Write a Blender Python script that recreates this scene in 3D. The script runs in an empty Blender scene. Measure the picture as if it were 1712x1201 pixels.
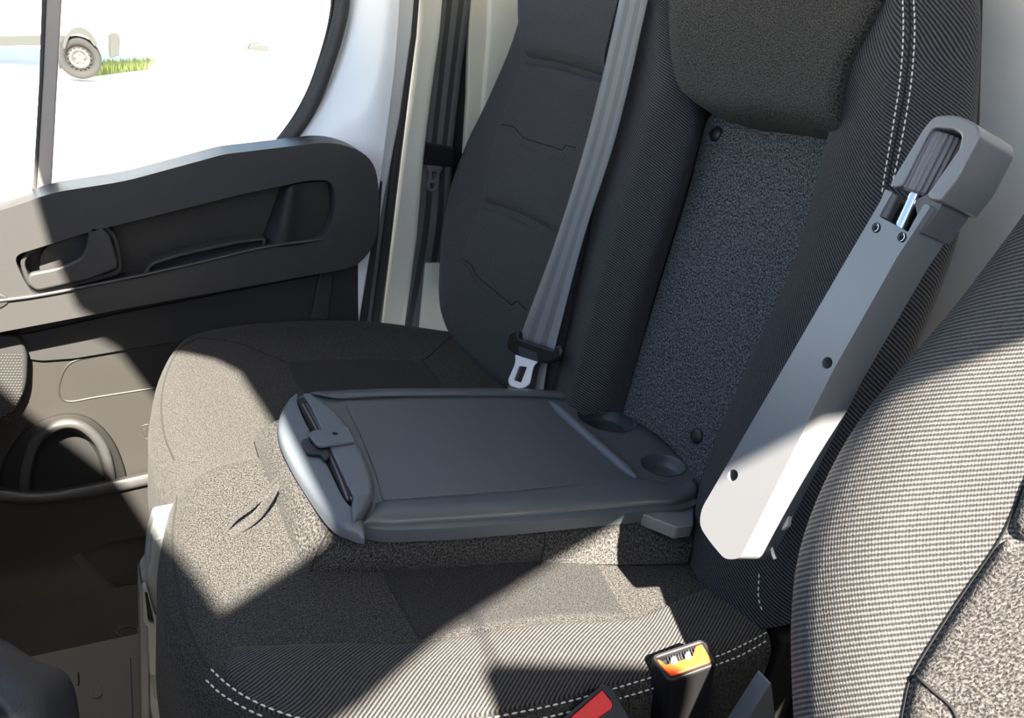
import bpy, bmesh, math, random
from mathutils import Vector, Matrix
from mathutils.bvhtree import BVHTree
random.seed(4)
S = bpy.context.scene
COL = S.collection
# ------------------------------------------------------------------ camera
F = 1300.0
CAM = Vector((0, 0, 1.1))
RX = Vector((0.88805887, -0.08977537, 0.45087894))   # world axes expressed in camera axes (right, down, forward)
RY = Vector((-0.44596735, -0.40640078, 0.79746569))
RZ = Vector((0.11164478, -0.90927377, -0.4009447))
cd = bpy.data.cameras.new('camera'); co = bpy.data.objects.new('camera', cd); COL.objects.link(co)
cd.sensor_width = 36; cd.lens = 36*F/1712; cd.clip_start = .02; cd.clip_end = 500
m = Matrix(((RX[0], -RX[1], -RX[2]), (RY[0], -RY[1], -RY[2]), (RZ[0], -RZ[1], -RZ[2]))).to_4x4()
m.translation = CAM; co.matrix_world = m
S.camera = co
# ------------------------------------------------------------------ light
W = bpy.data.worlds.new('sky'); S.world = W; W.use_nodes = True
wn = W.node_tree.nodes; wl = W.node_tree.links
sky = wn.new('ShaderNodeTexSky'); sky.sky_type = 'NISHITA'; sky.sun_disc = False
sky.sun_elevation = math.radians(47); sky.sun_rotation = math.radians(180); sky.air_density = 1.0; sky.dust_density = 1.2
wl.new(sky.outputs[0], wn['Background'].inputs[0]); wn['Background'].inputs[1].default_value = 0.34
sd = bpy.data.lights.new('sun', 'SUN'); sun = bpy.data.objects.new('sun', sd); COL.objects.link(sun)
sd.energy = 34; sd.angle = math.radians(.8); sd.color = (1, .90, .76)
SUND = Vector((.107, .67, -.734)).normalized()
sun.rotation_euler = SUND.to_track_quat('-Z', 'Y').to_euler(); sun.location = (0, -3, 4)
vs = S.view_settings; vs.view_transform = 'Standard'; vs.look = 'None'; vs.gamma = 1; vs.use_curve_mapping = False
vs.exposure = 0.72

# ------------------------------------------------------------------ projection helpers (a pixel of the photograph -> a point on a real plane or surface)
def ray(px, py):
    d = Vector((px-856, py-600.5, F))
    return Vector((RX.dot(d), RY.dot(d), RZ.dot(d)))
class PL:
    def __init__(s, pt, n): s.pt = Vector(pt); s.n = Vector(n).normalized()
    def off(s, o): return PL(s.pt+s.n*o, s.n)
    def __call__(s, px, py):
        d = ray(px, py); return CAM + d*((s.pt-CAM).dot(s.n)/d.dot(s.n))
def PX(v): return PL((v, 0, 0), (-1, 0, 0))
def PY(v): return PL((0, v, 0), (0, -1, 0))
def PZ(v): return PL((0, 0, v), (0, 0, 1))
PC = PL((.1, 0, .465), (.075, 0, 1))
PB = PL((.70, 0, .45), (-.966, 0, .259))
PA = PL((.546, .45, .615), (-.967, 0, .254))
DS = PL((.536, .4, .649), (-.914, 0, .406))
PT = PL((.25, 0, .522), (.055, 0, 1))
def bvh(*obs):
    vs_, fs = [], []
    for o in obs:
        b = len(vs_); vs_ += [o.matrix_world @ v.co for v in o.data.vertices]
        fs += [[i+b for i in p.vertices] for p in o.data.polygons]
    return BVHTree.FromPolygons(vs_, fs)
class HIT:
    def __init__(s, tree, plane, lift=0): s.t = tree; s.pl = plane; s.n = plane.n; s.l = lift
    def off(s, o): return HIT(s.t, s.pl, s.l+o)
    def __call__(s, px, py):
        r = s.t.ray_cast(CAM, ray(px, py).normalized())
        p = r[0] if r[0] is not None else s.pl(px, py)
        return p + s.n*s.l

def cr(pts, n, closed=False):
    """smooth curve through pts, resampled to n points of even length"""
    p = [Vector(q) for q in pts]; k = len(p)
    if k == 2: return [p[0].lerp(p[1], i/(n-1)) for i in range(n)]
    out = []
    segs = k if closed else k-1
    for i in range(segs):
        if closed: a, b, c, d = p[i-1], p[i], p[(i+1) % k], p[(i+2) % k]
        else:
            b, c = p[i], p[i+1]; a = p[i-1] if i else b*2-c; d = p[i+2] if i+2 < k else c*2-b
        for j in range(12):
            t = j/12
            m1 = (c-a)*.5; m2 = (d-b)*.5
            L = (c-b).length
            if m1.length > L*1.2: m1 *= L*1.2/m1.length
            if m2.length > L*1.2: m2 *= L*1.2/m2.length
            out.append(b*(2*t**3-3*t**2+1) + m1*(t**3-2*t**2+t) + c*(-2*t**3+3*t**2) + m2*(t**3-t**2))
    out.append(p[0].copy() if closed else p[-1].copy())
    return resamp(out, n+1)[:-1] if closed else resamp(out, n)
def resamp(q, n):
    L = [0]
    for a, b in zip(q, q[1:]): L.append(L[-1]+(b-a).length)
    r = []; j = 0
    for i in range(n):
        s = L[-1]*i/(n-1)
        while j < len(q)-2 and L[j+1] < s: j += 1
        d = L[j+1]-L[j]
        r.append(q[j].lerp(q[j+1], min(1, (s-L[j])/d) if d > 1e-9 else 0))
    return r
def px2(pts): return [Vector((a, b, 0)) for a, b in pts]
def proj(pts, tgt): return [tgt(p[0], p[1]) for p in pts]
def line(pts, tgt, n=40, smooth=True):
    q = cr(px2(pts), n) if smooth else resamp(px2(pts), n)
    return proj(q, tgt)
def rnd(poly, r=8, n=4, closed=True):
    """round the corners of a pixel polygon; a vertex may carry its own radius as third value"""
    out = []; k = len(poly)
    for i, q in enumerate(poly):
        b = Vector(q[:2]); rr = q[2] if len(q) > 2 else r
        a = Vector(poly[i-1][:2]); c = Vector(poly[(i+1) % k][:2])
        if not closed and i in (0, k-1): out.append((b.x, b.y)); continue
        if rr <= 0: out.append((b.x, b.y)); continue
        u = (a-b); v = (c-b); rr = min(rr, u.length*.48, v.length*.48)
        s = b+u.normalized()*rr; e = b+v.normalized()*rr
        for j in range(n+1):
            t = j/n; w = s*(1-t)**2 + b*2*t*(1-t) + e*t*t; out.append((w.x, w.y))
    return out
def ell(cx, cy, rx, ry, ang=0, n=24):
    a = math.radians(ang)
    return [(cx+rx*math.cos(t)*math.cos(a)-ry*math.sin(t)*math.sin(a), cy+rx*math.cos(t)*math.sin(a)+ry*math.sin(t)*math.cos(a)) for t in [2*math.pi*i/n for i in range(n)]]

# ------------------------------------------------------------------ materials
def nt(name):
    mt = bpy.data.materials.new(name); mt.use_nodes = True
    return mt, mt.node_tree.nodes, mt.node_tree.links, mt.node_tree.nodes['Principled BSDF']
def plain(name, col, rough=.5, metal=0, bump=0, scale=600, spec=.5, var=0, coat=0):
    mt, N, L, b = nt(name)
    b.inputs['Base Color'].default_value = (*col, 1); b.inputs['Roughness'].default_value = rough
    b.inputs['Metallic'].default_value = metal; b.inputs['Specular IOR Level'].default_value = spec
    b.inputs['Coat Weight'].default_value = coat
    if bump or var:
        tc = N.new('ShaderNodeTexCoord'); no = N.new('ShaderNodeTexNoise'); no.inputs['Scale'].default_value = scale; no.inputs['Detail'].default_value = 3
        L.new(tc.outputs['Object'], no.inputs['Vector'])
        if bump:
            bp = N.new('ShaderNodeBump'); bp.inputs['Strength'].default_value = bump; bp.inputs['Distance'].default_value = .001
            L.new(no.outputs[0], bp.inputs['Height']); L.new(bp.outputs[0], b.inputs['Normal'])
        if var:
            n2 = N.new('ShaderNodeTexNoise'); n2.inputs['Scale'].default_value = 9; n2.inputs['Detail'].default_value = 5
            L.new(tc.outputs['Object'], n2.inputs['Vector'])
            mr = N.new('ShaderNodeMapRange'); mr.inputs[3].default_value = 1-var; mr.inputs[4].default_value = 1+var
            L.new(n2.outputs[0], mr.inputs[0])
            mx = N.new('ShaderNodeVectorMath'); mx.operation = 'SCALE'; mx.inputs[0].default_value = col
            L.new(mr.outputs[0], mx.inputs['Scale']); L.new(mx.outputs[0], b.inputs['Base Color'])
    return mt
def knit(name, dark, light, scale=420, bump=.5, stretch=(1, 1, 1), rot=0, sheen=.03):
    """boucle / knitted cloth: short bright loops over a dark ground"""
    mt, N, L, b = nt(name)
    tc = N.new('ShaderNodeTexCoord'); mp = N.new('ShaderNodeMapping'); mp.inputs['Scale'].default_value = stretch; mp.inputs['Rotation'].default_value = (0, 0, rot)
    L.new(tc.outputs['UV'], mp.inputs[0])
    no = N.new('ShaderNodeTexNoise'); no.inputs['Scale'].default_value = scale; no.inputs['Detail'].default_value = 2; no.inputs['Distortion'].default_value = .6
    L.new(mp.outputs[0], no.inputs['Vector'])
    cr_ = N.new('ShaderNodeValToRGB'); cr_.color_ramp.elements[0].position = .40; cr_.color_ramp.elements[1].position = .70
    cr_.color_ramp.elements[0].color = (*dark, 1); cr_.color_ramp.elements[1].color = (*light, 1)
    L.new(no.outputs[0], cr_.inputs[0]); L.new(cr_.outputs[0], b.inputs['Base Color'])
    bp = N.new('ShaderNodeBump'); bp.inputs['Strength'].default_value = bump; bp.inputs['Distance'].default_value = .0012
    L.new(no.outputs[0], bp.inputs['Height']); L.new(bp.outputs[0], b.inputs['Normal'])
    b.inputs['Roughness'].default_value = .85; b.inputs['Sheen Weight'].default_value = sheen; b.inputs['Sheen Roughness'].default_value = .4
    b.inputs['Specular IOR Level'].default_value = .25
    return mt
def twill(name, dark, light, pitch=.0036, ang=0, bump=.6):
    """diagonal ribbed cloth"""
    mt, N, L, b = nt(name)
    tc = N.new('ShaderNodeTexCoord'); mp = N.new('ShaderNodeMapping'); mp.inputs['Rotation'].default_value = (0, 0, math.radians(ang))
    L.new(tc.outputs['UV'], mp.inputs[0])
    no = N.new('ShaderNodeTexNoise'); no.inputs['Scale'].default_value = 520; no.inputs['Detail'].default_value = 1
    L.new(tc.outputs['UV'], no.inputs['Vector'])
    sp = N.new('ShaderNodeSeparateXYZ'); L.new(mp.outputs[0], sp.inputs[0])
    mu = N.new('ShaderNodeMath'); mu.operation = 'MULTIPLY_ADD'; mu.inputs[1].default_value = 2*math.pi/pitch
    L.new(sp.outputs[1], mu.inputs[0])
    nm = N.new('ShaderNodeMath'); nm.operation = 'MULTIPLY'; nm.inputs[1].default_value = 2.2; L.new(no.outputs[0], nm.inputs[0]); L.new(nm.outputs[0], mu.inputs[2])
    si = N.new('ShaderNodeMath'); si.operation = 'SINE'; L.new(mu.outputs[0], si.inputs[0])
    ad = N.new('ShaderNodeMath'); ad.operation = 'MULTIPLY_ADD'; ad.inputs[1].default_value = .5; ad.inputs[2].default_value = .5; L.new(si.outputs[0], ad.inputs[0])
    # threads across the ribs
    m2 = N.new('ShaderNodeMath'); m2.operation = 'MULTIPLY'; m2.inputs[1].default_value = 2*math.pi/(pitch*.55); L.new(sp.outputs[0], m2.inputs[0])
    s2 = N.new('ShaderNodeMath'); s2.operation = 'SINE'; L.new(m2.outputs[0], s2.inputs[0])
    m3 = N.new('ShaderNodeMath'); m3.operation = 'MULTIPLY_ADD'; m3.inputs[1].default_value = .12; L.new(s2.outputs[0], m3.inputs[0]); L.new(ad.outputs[0], m3.inputs[2])
    cr_ = N.new('ShaderNodeValToRGB'); cr_.color_ramp.elements[0].position = .25; cr_.color_ramp.elements[1].position = .9
    cr_.color_ramp.elements[0].color = (*dark, 1); cr_.color_ramp.elements[1].color = (*light, 1)
    L.new(m3.outputs[0], cr_.inputs[0]); L.new(cr_.outputs[0], b.inputs['Base Color'])
    bp = N.new('ShaderNodeBump'); bp.inputs['Strength'].default_value = bump; bp.inputs['Distance'].default_value = .0012
    L.new(m3.outputs[0], bp.inputs['Height']); L.new(bp.outputs[0], b.inputs['Normal'])
    b.inputs['Roughness'].default_value = .8; b.inputs['Sheen Weight'].default_value = .04; b.inputs['Specular IOR Level'].default_value = .25
    return mt
def webbing(name, a, c, width):
    """seat belt: lengthwise bands (UV x = across in metres)"""
    mt, N, L, b = nt(name)
    tc = N.new('ShaderNodeTexCoord'); sp = N.new('ShaderNodeSeparateXYZ'); L.new(tc.outputs['UV'], sp.inputs[0])
    mu = N.new('ShaderNodeMath'); mu.operation = 'MULTIPLY'; mu.inputs[1].default_value = 1/width; L.new(sp.outputs[0], mu.inputs[0])
    r = N.new('ShaderNodeValToRGB'); r.color_ramp.interpolation = 'CONSTANT'
    e = r.color_ramp.elements; e[0].position = 0; e[0].color = (*a, 1); e[1].position = .22; e[1].color = (*c, 1)
    for p, q in ((.40, a), (.60, c), (.78, a)):
        k = e.new(p); k.color = (*q, 1)
    L.new(mu.outputs[0], r.inputs[0])
    L.new(r.outputs[0], b.inputs['Base Color'])
    m2 = N.new('ShaderNodeMath'); m2.operation = 'MULTIPLY'; m2.inputs[1].default_value = 2*math.pi/.0022; L.new(sp.outputs[1], m2.inputs[0])
    s2 = N.new('ShaderNodeMath'); s2.operation = 'SINE'; L.new(m2.outputs[0], s2.inputs[0])
    bp = N.new('ShaderNodeBump'); bp.inputs['Strength'].default_value = .35; bp.inputs['Distance'].default_value = .0006
    L.new(s2.outputs[0], bp.inputs['Height']); L.new(bp.outputs[0], b.inputs['Normal'])
    b.inputs['Roughness'].default_value = .42
    return mt
M = dict(
    knit=knit('black knitted cloth', (.006, .006, .0065), (.088, .086, .081), 560, .7),
    knit2=knit('smooth dark cloth', (.024, .026, .030), (.072, .077, .086), 700, .3),
    insert=knit('dark insert cloth', (.005, .005, .006), (.058, .057, .056), 600, .5, (1, 1.6, 1)),
    carpet=knit('grey flecked carpet', (.010, .011, .013), (.17, .185, .20), 340, .7, (1.5, 1, 1)),
    twill=twill('ribbed cloth', (.008, .008, .010), (.078, .081, .090), .0036, 40),
    twill_w=twill('ribbed cloth inner', (.008, .008, .009), (.045, .044, .045), .0034, 40),
    twill_c=twill('ribbed cloth cushion', (.008, .008, .009), (.080, .079, .078), .0036, -38),
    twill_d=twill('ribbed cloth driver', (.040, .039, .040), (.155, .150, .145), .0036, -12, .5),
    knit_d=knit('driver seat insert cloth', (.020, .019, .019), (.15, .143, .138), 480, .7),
    seam=plain('black seam', (.006, .006, .006), .9),
    thread=plain('white thread', (.62, .62, .60), .7),
    tray=plain('dark blue grey table plastic', (.082, .095, .108), .38, bump=.10, scale=900),
    tray2=plain('dark table mat plastic', (.072, .084, .095), .42, bump=.08, scale=1200),
    clampm=plain('clamp plastic', (.10, .118, .14), .46, bump=.06, scale=900),
    arm=plain('mid grey plastic', (.155, .162, .175), .28, spec=.8, bump=.05, scale=900),
    armd=plain('dark grey plastic', (.10, .10, .11), .5, bump=.06, scale=900),
    rubber=plain('grey ribbed rubber', (.16, .155, .17), .42),
    chrome=plain('polished steel', (.42, .43, .46), .18, 1),
    steel=plain('brushed steel', (.75, .76, .78), .3, 1),
    steelw=plain('bright tongue metal', (.92, .93, .95), .4, .1),
    black=plain('black plastic', (.008, .008, .009), .42),
    blackm=plain('matt black', (.008, .008, .008), .85),
    belt=webbing('light webbing', (.17, .178, .19), (.11, .116, .126), .048),
    belt2=webbing('dark webbing', (.14, .148, .145), (.04, .044, .044), .048),
    door=plain('dark door plastic', (.024, .024, .024), .55, bump=.35, scale=700),
    rail=plain('warm grey door plastic', (.037, .037, .037), .42, bump=.35, scale=700),
    recess=plain('black door recess', (.020, .019, .018), .55, bump=.3, scale=700),
    lower=plain('lower door plastic', (.018, .0172, .0155), .6, bump=.35, scale=600, var=.08),
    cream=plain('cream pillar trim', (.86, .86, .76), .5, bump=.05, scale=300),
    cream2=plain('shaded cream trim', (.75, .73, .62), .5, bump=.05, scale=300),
    wallm=plain('rear wall trim', (.86, .85, .82), .6, bump=.06, scale=200, var=.03),
    white=plain('white van paint', (.88, .90, .93), .25, coat=.5),
    divider=plain('warm grey divider', (.36, .33, .30), .5),
    seal=plain('rubber seal', (.045, .045, .045), .6),
    grey=plain('grey frame strip', (.20, .205, .21), .5),
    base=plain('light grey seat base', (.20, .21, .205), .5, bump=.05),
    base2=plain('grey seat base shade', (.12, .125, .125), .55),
    floor=plain('grey olive rubber mat', (.11, .11, .098), .7, bump=.3, scale=250, var=.08),
    sill=plain('dark sill carpet', (.024, .023, .021), .85, bump=.6, scale=350, var=.3),
    dash=plain('dark dashboard', (.022, .023, .027), .55, bump=.3, scale=500),
    head=plain('grey headliner', (.10, .10, .105), .9),
    ground=plain('pale concrete', (.82, .79, .74), .9, bump=.2, scale=20, var=.05),
    tyre=plain('tyre rubber', (.011, .011, .0105), .8),
    rim=plain('silver wheel', (.045, .045, .043), .5),
    vplast=plain('grey bumper plastic', (.020, .022, .021), .6),
    grass=plain('dry grass', (.40, .44, .14), .9, var=.3),
    cable=plain('white cable', (.65, .65, .63), .5),
)
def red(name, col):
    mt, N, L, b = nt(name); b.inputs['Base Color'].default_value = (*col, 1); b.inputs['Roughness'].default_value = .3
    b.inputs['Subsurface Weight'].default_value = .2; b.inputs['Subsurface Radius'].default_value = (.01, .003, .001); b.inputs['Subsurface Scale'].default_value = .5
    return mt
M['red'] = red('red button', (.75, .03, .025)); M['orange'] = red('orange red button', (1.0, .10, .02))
gm, N_, L_, b_ = nt('window glass')
tr = N_.new('ShaderNodeBsdfTransparent'); gl = N_.new('ShaderNodeBsdfGlossy'); gl.inputs['Roughness'].default_value = .02
fr = N_.new('ShaderNodeFresnel'); fr.inputs[0].default_value = 1.45; mx_ = N_.new('ShaderNodeMixShader')
tr.inputs[0].default_value = (.93, .95, .94, 1)
L_.new(fr.outputs[0], mx_.inputs[0]); L_.new(tr.outputs[0], mx_.inputs[1]); L_.new(gl.outputs[0], mx_.inputs[2]); L_.new(mx_.outputs[0], N_['Material Output'].inputs[0])
M['glass'] = gm

# ------------------------------------------------------------------ object helpers
def mk(name, verts, faces, mat, parent=None, ang=40, uv=None, kind=None, label=None, mats=None, fm=None):
    me = bpy.data.meshes.new(name); me.from_pydata([tuple(v) for v in verts], [], faces); me.update()
    bm = bmesh.new(); bm.from_mesh(me); bmesh.ops.recalc_face_normals(bm, faces=bm.faces); bm.to_mesh(me); bm.free()
    if uv:
        l = me.uv_layers.new(name='UVMap')
        for p in me.polygons:
            for li in p.loop_indices: l.data[li].uv = uv[me.loops[li].vertex_index]
    me.materials.append(M[mat])
    for p in me.polygons: p.use_smooth = True
    me.set_sharp_from_angle(angle=math.radians(ang))
    o = bpy.data.objects.new(name, me); COL.objects.link(o)
    if parent: o.parent = parent
    if kind: o['kind'] = kind
    if label: o['label'] = label
    return o
def rootobj(name, label=None, cat=None, group=None, kind=None):
    o = bpy.data.objects.new(name, None); COL.objects.link(o); o.empty_display_size = .05
    return tag(o, label, cat, group, kind)
def tag(o, label=None, cat=None, group=None, kind=None):
    for k, v in (('label', label), ('category', cat), ('group', group), ('kind', kind)):
        if v: o[k] = v
    return o
def edgepos(n, L, r0, r1):
    """grid positions along a side, denser near the rounded ends"""
    base = [i/(n-1) for i in range(n)]
    ex = []
    for f in (.0, .05, .12, .22, .36, .55, .8, 1.0): ex.append(min(.5, f*r0/L)); ex.append(1-min(.5, f*r1/L))
    s = sorted(set(round(v, 4) for v in base+ex)); out = [s[0]]
    for v in s[1:]:
        if v-out[-1] > .0006: out.append(v)
    out[-1] = 1.0
    return out
def sample(c, t):
    x = t*(len(c)-1); i = min(int(x), len(c)-2); return c[i].lerp(c[i+1], x-i)
def pad(name, L, R, B, T, tgt, mat, parent=None, rims=((.006, .012),)*4, depth=.01, lift=0, n=26, crown=0, straight=False, label=None, uvrot=0, normal=None, dirn=None):
    """upholstered panel between four pixel curves on a surface, its rims rolled down by (drop, radius), skirt behind"""
    f = (lambda q: resamp(px2(q), 160)) if straight else (lambda q: cr(px2(q), 160))
    L, R, B, T = f(L), f(R), f(B), f(T)
    tg = tgt.off(lift) if lift else tgt
    nrm = normal or tgt.n
    mid = lambda a, b: (tg(*sample(a, .5)[:2])-tg(*sample(b, .5)[:2])).length
    wu, wv = max(.01, mid(L, R)), max(.01, mid(B, T))
    us = edgepos(n, wu, rims[0][1], rims[1][1]); vs_ = edgepos(n, wv, rims[2][1], rims[3][1])
    verts = []; uv = []; nu = len(us)
    for v in vs_:
        for u in us:
            l, r, b, t = sample(L, v), sample(R, v), sample(B, u), sample(T, u)
            c = l*(1-u)+r*u + b*(1-v)+t*v - (L[0]*(1-u)*(1-v)+R[0]*u*(1-v)+L[-1]*(1-u)*v+R[-1]*u*v)
            p = tg(c.x, c.y)
            dd = 0
            for (H, rr), dist in zip(rims, (u*wu, (1-u)*wu, v*wv, (1-v)*wv)):
                if H and dist < rr:
                    q = 1-dist/rr; dd = max(dd, H*(1-math.sqrt(max(0, 1-q*q)))) if False else dd + H*(1-math.sqrt(max(0, 1-q*q)))
            p = p - nrm*min(dd, max(h for h, _ in rims)*1.15) + nrm*crown*(4*u*(1-u))*(4*v*(1-v))
            verts.append(p)
            a = u*wu; bb = v*wv
            uv.append((a, bb))
    nv = len(vs_); faces = [(j*nu+i, j*nu+i+1, (j+1)*nu+i+1, (j+1)*nu+i) for j in range(nv-1) for i in range(nu-1)]
    ring = [i for i in range(nu)] + [j*nu+nu-1 for j in range(1, nv)] + [(nv-1)*nu+i for i in range(nu-2, -1, -1)] + [j*nu for j in range(nv-2, 0, -1)]
    dn = dirn or -nrm
    prev = ring
    for k in (.5, 1):
        b0 = len(verts)
        for i in ring: verts.append(verts[i]+dn*depth*k); uv.append((uv[i][0]+depth*k*.7, uv[i][1]+depth*k*.7))
        cur = list(range(b0, b0+len(ring)))
        for i in range(len(ring)): faces.append((prev[i], prev[(i+1) % len(ring)], cur[(i+1) % len(ring)], cur[i]))
        prev = cur
    return mk(name, verts, faces, mat, parent, 60, uv, label=label)
def loft(name, curves, mat, parent=None, n=60, cross=6, label=None, thick=0, nrm=None, ang=60):
    """smooth sheet through 3-D curves"""
    C_ = [cr(c, n) for c in curves]
    verts = []; uv = []; m_ = None
    for i in range(n):
        sec = [c[i] for c in C_]
        s = cr(sec, (len(sec)-1)*cross+1) if len(sec) > 2 else [sec[0].lerp(sec[1], k/cross) for k in range(cross+1)]
        m_ = len(s); d = 0
        for k, p in enumerate(s):
            if k: d += (p-s[k-1]).length
            verts.append(p); uv.append((d, i*((C_[0][1]-C_[0][0]).length)))
    faces = [(i*m_+k, i*m_+k+1, (i+1)*m_+k+1, (i+1)*m_+k) for i in range(n-1) for k in range(m_-1)]
    o = mk(name, verts, faces, mat, parent, ang, uv, label=label)
    if thick:
        sm = o.modifiers.new('solid', 'SOLIDIFY'); sm.thickness = thick; sm.offset = -1
        if nrm is not None and o.data.polygons[len(o.data.polygons)//2].normal.dot(nrm) < 0: o.data.flip_normals()
    return o
def plate(name, outline, tgt, depth, mat, parent=None, holes=(), bevel=.002, seg=3, label=None, kind=None, dirn=None, dish=0, ang=35):
    """flat piece with an outline (pixels on a plane), holes, true thickness and bevelled edges"""
    dn = dirn or -tgt.n
    bm = bmesh.new(); edges = []
    for poly in [outline]+list(holes):
        vv = [bm.verts.new(tgt(*p[:2]) if not isinstance(p, Vector) else p) for p in poly]
        for i in range(len(vv)):
            edges.append(bm.edges.new((vv[i], vv[(i+1) % len(vv)])))
    r = bmesh.ops.triangle_fill(bm, use_beauty=True, use_dissolve=False, edges=edges, normal=tgt.n)
    bmesh.ops.dissolve_limit(bm, angle_limit=.01, verts=bm.verts[:], edges=bm.edges[:], delimit={'NORMAL'}) if not holes else None
    fs = bm.faces[:]
    ex = bmesh.ops.extrude_face_region(bm, geom=fs)
    nv = [g for g in ex['geom'] if isinstance(g, bmesh.types.BMVert)]
    bmesh.ops.translate(bm, verts=nv, vec=dn*depth)
    bmesh.ops.recalc_face_normals(bm, faces=bm.faces)
    me = bpy.data.meshes.new(name); bm.to_mesh(me); bm.free()
    me.materials.append(M[mat])
    for p in me.polygons: p.use_smooth = True
    me.set_sharp_from_angle(angle=math.radians(ang))
    o = bpy.data.objects.new(name, me); COL.objects.link(o)
    if parent: o.parent = parent
    if bevel:
        b = o.modifiers.new('bevel', 'BEVEL'); b.width = bevel; b.segments = seg; b.limit_method = 'ANGLE'; b.angle_limit = math.radians(50); b.harden_normals = False
    if label: o['label'] = label
    if kind: o['kind'] = kind
    return o
def tube(name, pts, r, mat, parent=None, n=None, sides=8, label=None, flat=1, closed=False, taper=None, ups=None):
    if n: pts = cr(pts, n, closed)
    verts = []; faces = []; k = len(pts)
    for i, p in enumerate(pts):
        a = pts[(i-1) % k if closed else max(i-1, 0)]; b = pts[(i+1) % k if closed else min(i+1, k-1)]
        t = (b-a).normalized()
        if i == 0:
            up = ups or Vector((0, 0, 1))
            if abs(t.dot(up)) > .97: up = Vector((1, 0, 0))
            x = t.cross(up).normalized()
        else: x = (x - t*x.dot(t)).normalized()
        y = x.cross(t).normalized()
        rr = r if not taper else r*taper(i/(k-1))
        for s in range(sides):
            w = 2*math.pi*s/sides; verts.append(p+x*rr*math.cos(w)+y*rr*flat*math.sin(w))
    for i in range(k if closed else k-1):
        for s in range(sides):
            j = (i+1) % k
            faces.append((i*sides+s, i*sides+(s+1) % sides, j*sides+(s+1) % sides, j*sides+s))
    if not closed: faces += [tuple(range(sides)), tuple(range((k-1)*sides, k*sides))]
    return mk(name, verts, faces, mat, parent, 50, label=label)
def box(name, lo, hi, mat, parent=None, bevel=.004, kind=None, label=None):
    x0, y0, z0 = lo; x1, y1, z1 = hi
    v = [(x0,y0,z0),(x1,y0,z0),(x1,y1,z0),(x0,y1,z0),(x0,y0,z1),(x1,y0,z1),(x1,y1,z1),(x0,y1,z1)]
    o = mk(name, v, [(0,1,2,3),(4,5,6,7),(0,1,5,4),(1,2,6,5),(2,3,7,6),(3,0,4,7)], mat, parent, 30, kind=kind, label=label)
    if bevel:
        b = o.modifiers.new('bevel', 'BEVEL'); b.width = bevel; b.segments = 3
    return o
def stitches(name, px, tgt, mat='thread', parent=None, length=.0058, gap=.0032, r=.0009, n=300, lift=.0008):
    q = line(px, tgt, n); q = resamp(q, n)
    tot = sum((b-a).length for a, b in zip(q, q[1:])); k = int(tot/(length+gap))
    verts = []; faces = []
    for i in range(k):
        a = sample(q, (i*(length+gap))/tot); b = sample(q, min(1, (i*(length+gap)+length)/tot))
        t = (b-a).normalized(); u = tgt.n; s = t.cross(u).normalized()*r
        b0 = len(verts)
        for f, w, h in ((0, .4, 0), (.25, 1, 1.3), (.75, 1, 1.3), (1, .4, 0)):
            c = a.lerp(b, f)+u*(lift)
            verts += [c-s*w, c+s*w, c+s*w*.5+u*r*h, c-s*w*.5+u*r*h]
        for j in range(3):
            for e in range(4): faces.append((b0+j*4+e, b0+j*4+(e+1) % 4, b0+j*4+4+(e+1) % 4, b0+j*4+4+e))
        faces += [tuple(b0+e for e in range(4)), tuple(b0+12+e for e in range(4))]
    return mk(name, verts, faces, mat, parent, 40, kind='stuff')
def seam(name, px, tgt, r=.0014, mat='seam', parent=None, n=50, label=None, smooth=True):
    q = line(px, tgt, n, smooth)
    return tube(name, q, r, mat, parent, sides=6, label=label)
def disc(name, c, n, r, h, mat, parent=None, dome=.3, seg=24, label=None, inset=0):
    """round button / plug standing on a surface"""
    n = n.normalized(); x = n.orthogonal().normalized(); y = n.cross(x)
    prof = [(1, -h*.5), (1, h*.3), (.93, h*.7), (.75, h*(.7+dome*.5)), (.4, h*(.7+dome*.9)), (.0, h*(.7+dome))]
    if inset: prof = [(1, -h*.5), (1, h*.8), (.92, h), (.8, h), (.72, h-inset), (0, h-inset)]
    verts = []; faces = []
    for rr, z in prof[:-1]:
        for s in range(seg):
            a = 2*math.pi*s/seg; verts.append(c+n*z+(x*math.cos(a)+y*math.sin(a))*r*rr)
    for i in range(len(prof)-2):
        for s in range(seg): faces.append((i*seg+s, i*seg+(s+1) % seg, (i+1)*seg+(s+1) % seg, (i+1)*seg+s))
    verts.append(c+n*prof[-1][1]); k = len(verts)-1; b = (len(prof)-2)*seg
    for s in range(seg): faces.append((b+s, b+(s+1) % seg, k))
    return mk(name, verts, faces, mat, parent, 50, label=label)
def strap(name, left, right, mat, parent=None, thick=.0014, n=60, label=None):
    """woven strap between two 3-D edge curves, UV x = metres across"""
    a, b = cr(left, n), cr(right, n); verts = []; uv = []; d = 0; K = 6
    for i in range(n):
        if i: d += (a[i]-a[i-1]).length
        for k in range(K+1): verts.append(a[i].lerp(b[i], k/K)); uv.append((.048*k/K, d))
    faces = [(i*(K+1)+k, i*(K+1)+k+1, (i+1)*(K+1)+k+1, (i+1)*(K+1)+k) for i in range(n-1) for k in range(K)]
    o = mk(name, verts, faces, mat, parent, 60, uv, label=label)
    s = o.modifiers.new('solid', 'SOLIDIFY'); s.thickness = thick; s.offset = 0
    return o
V = Vector

# ================================================================== THE CAB (setting)
ST = 'structure'
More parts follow.
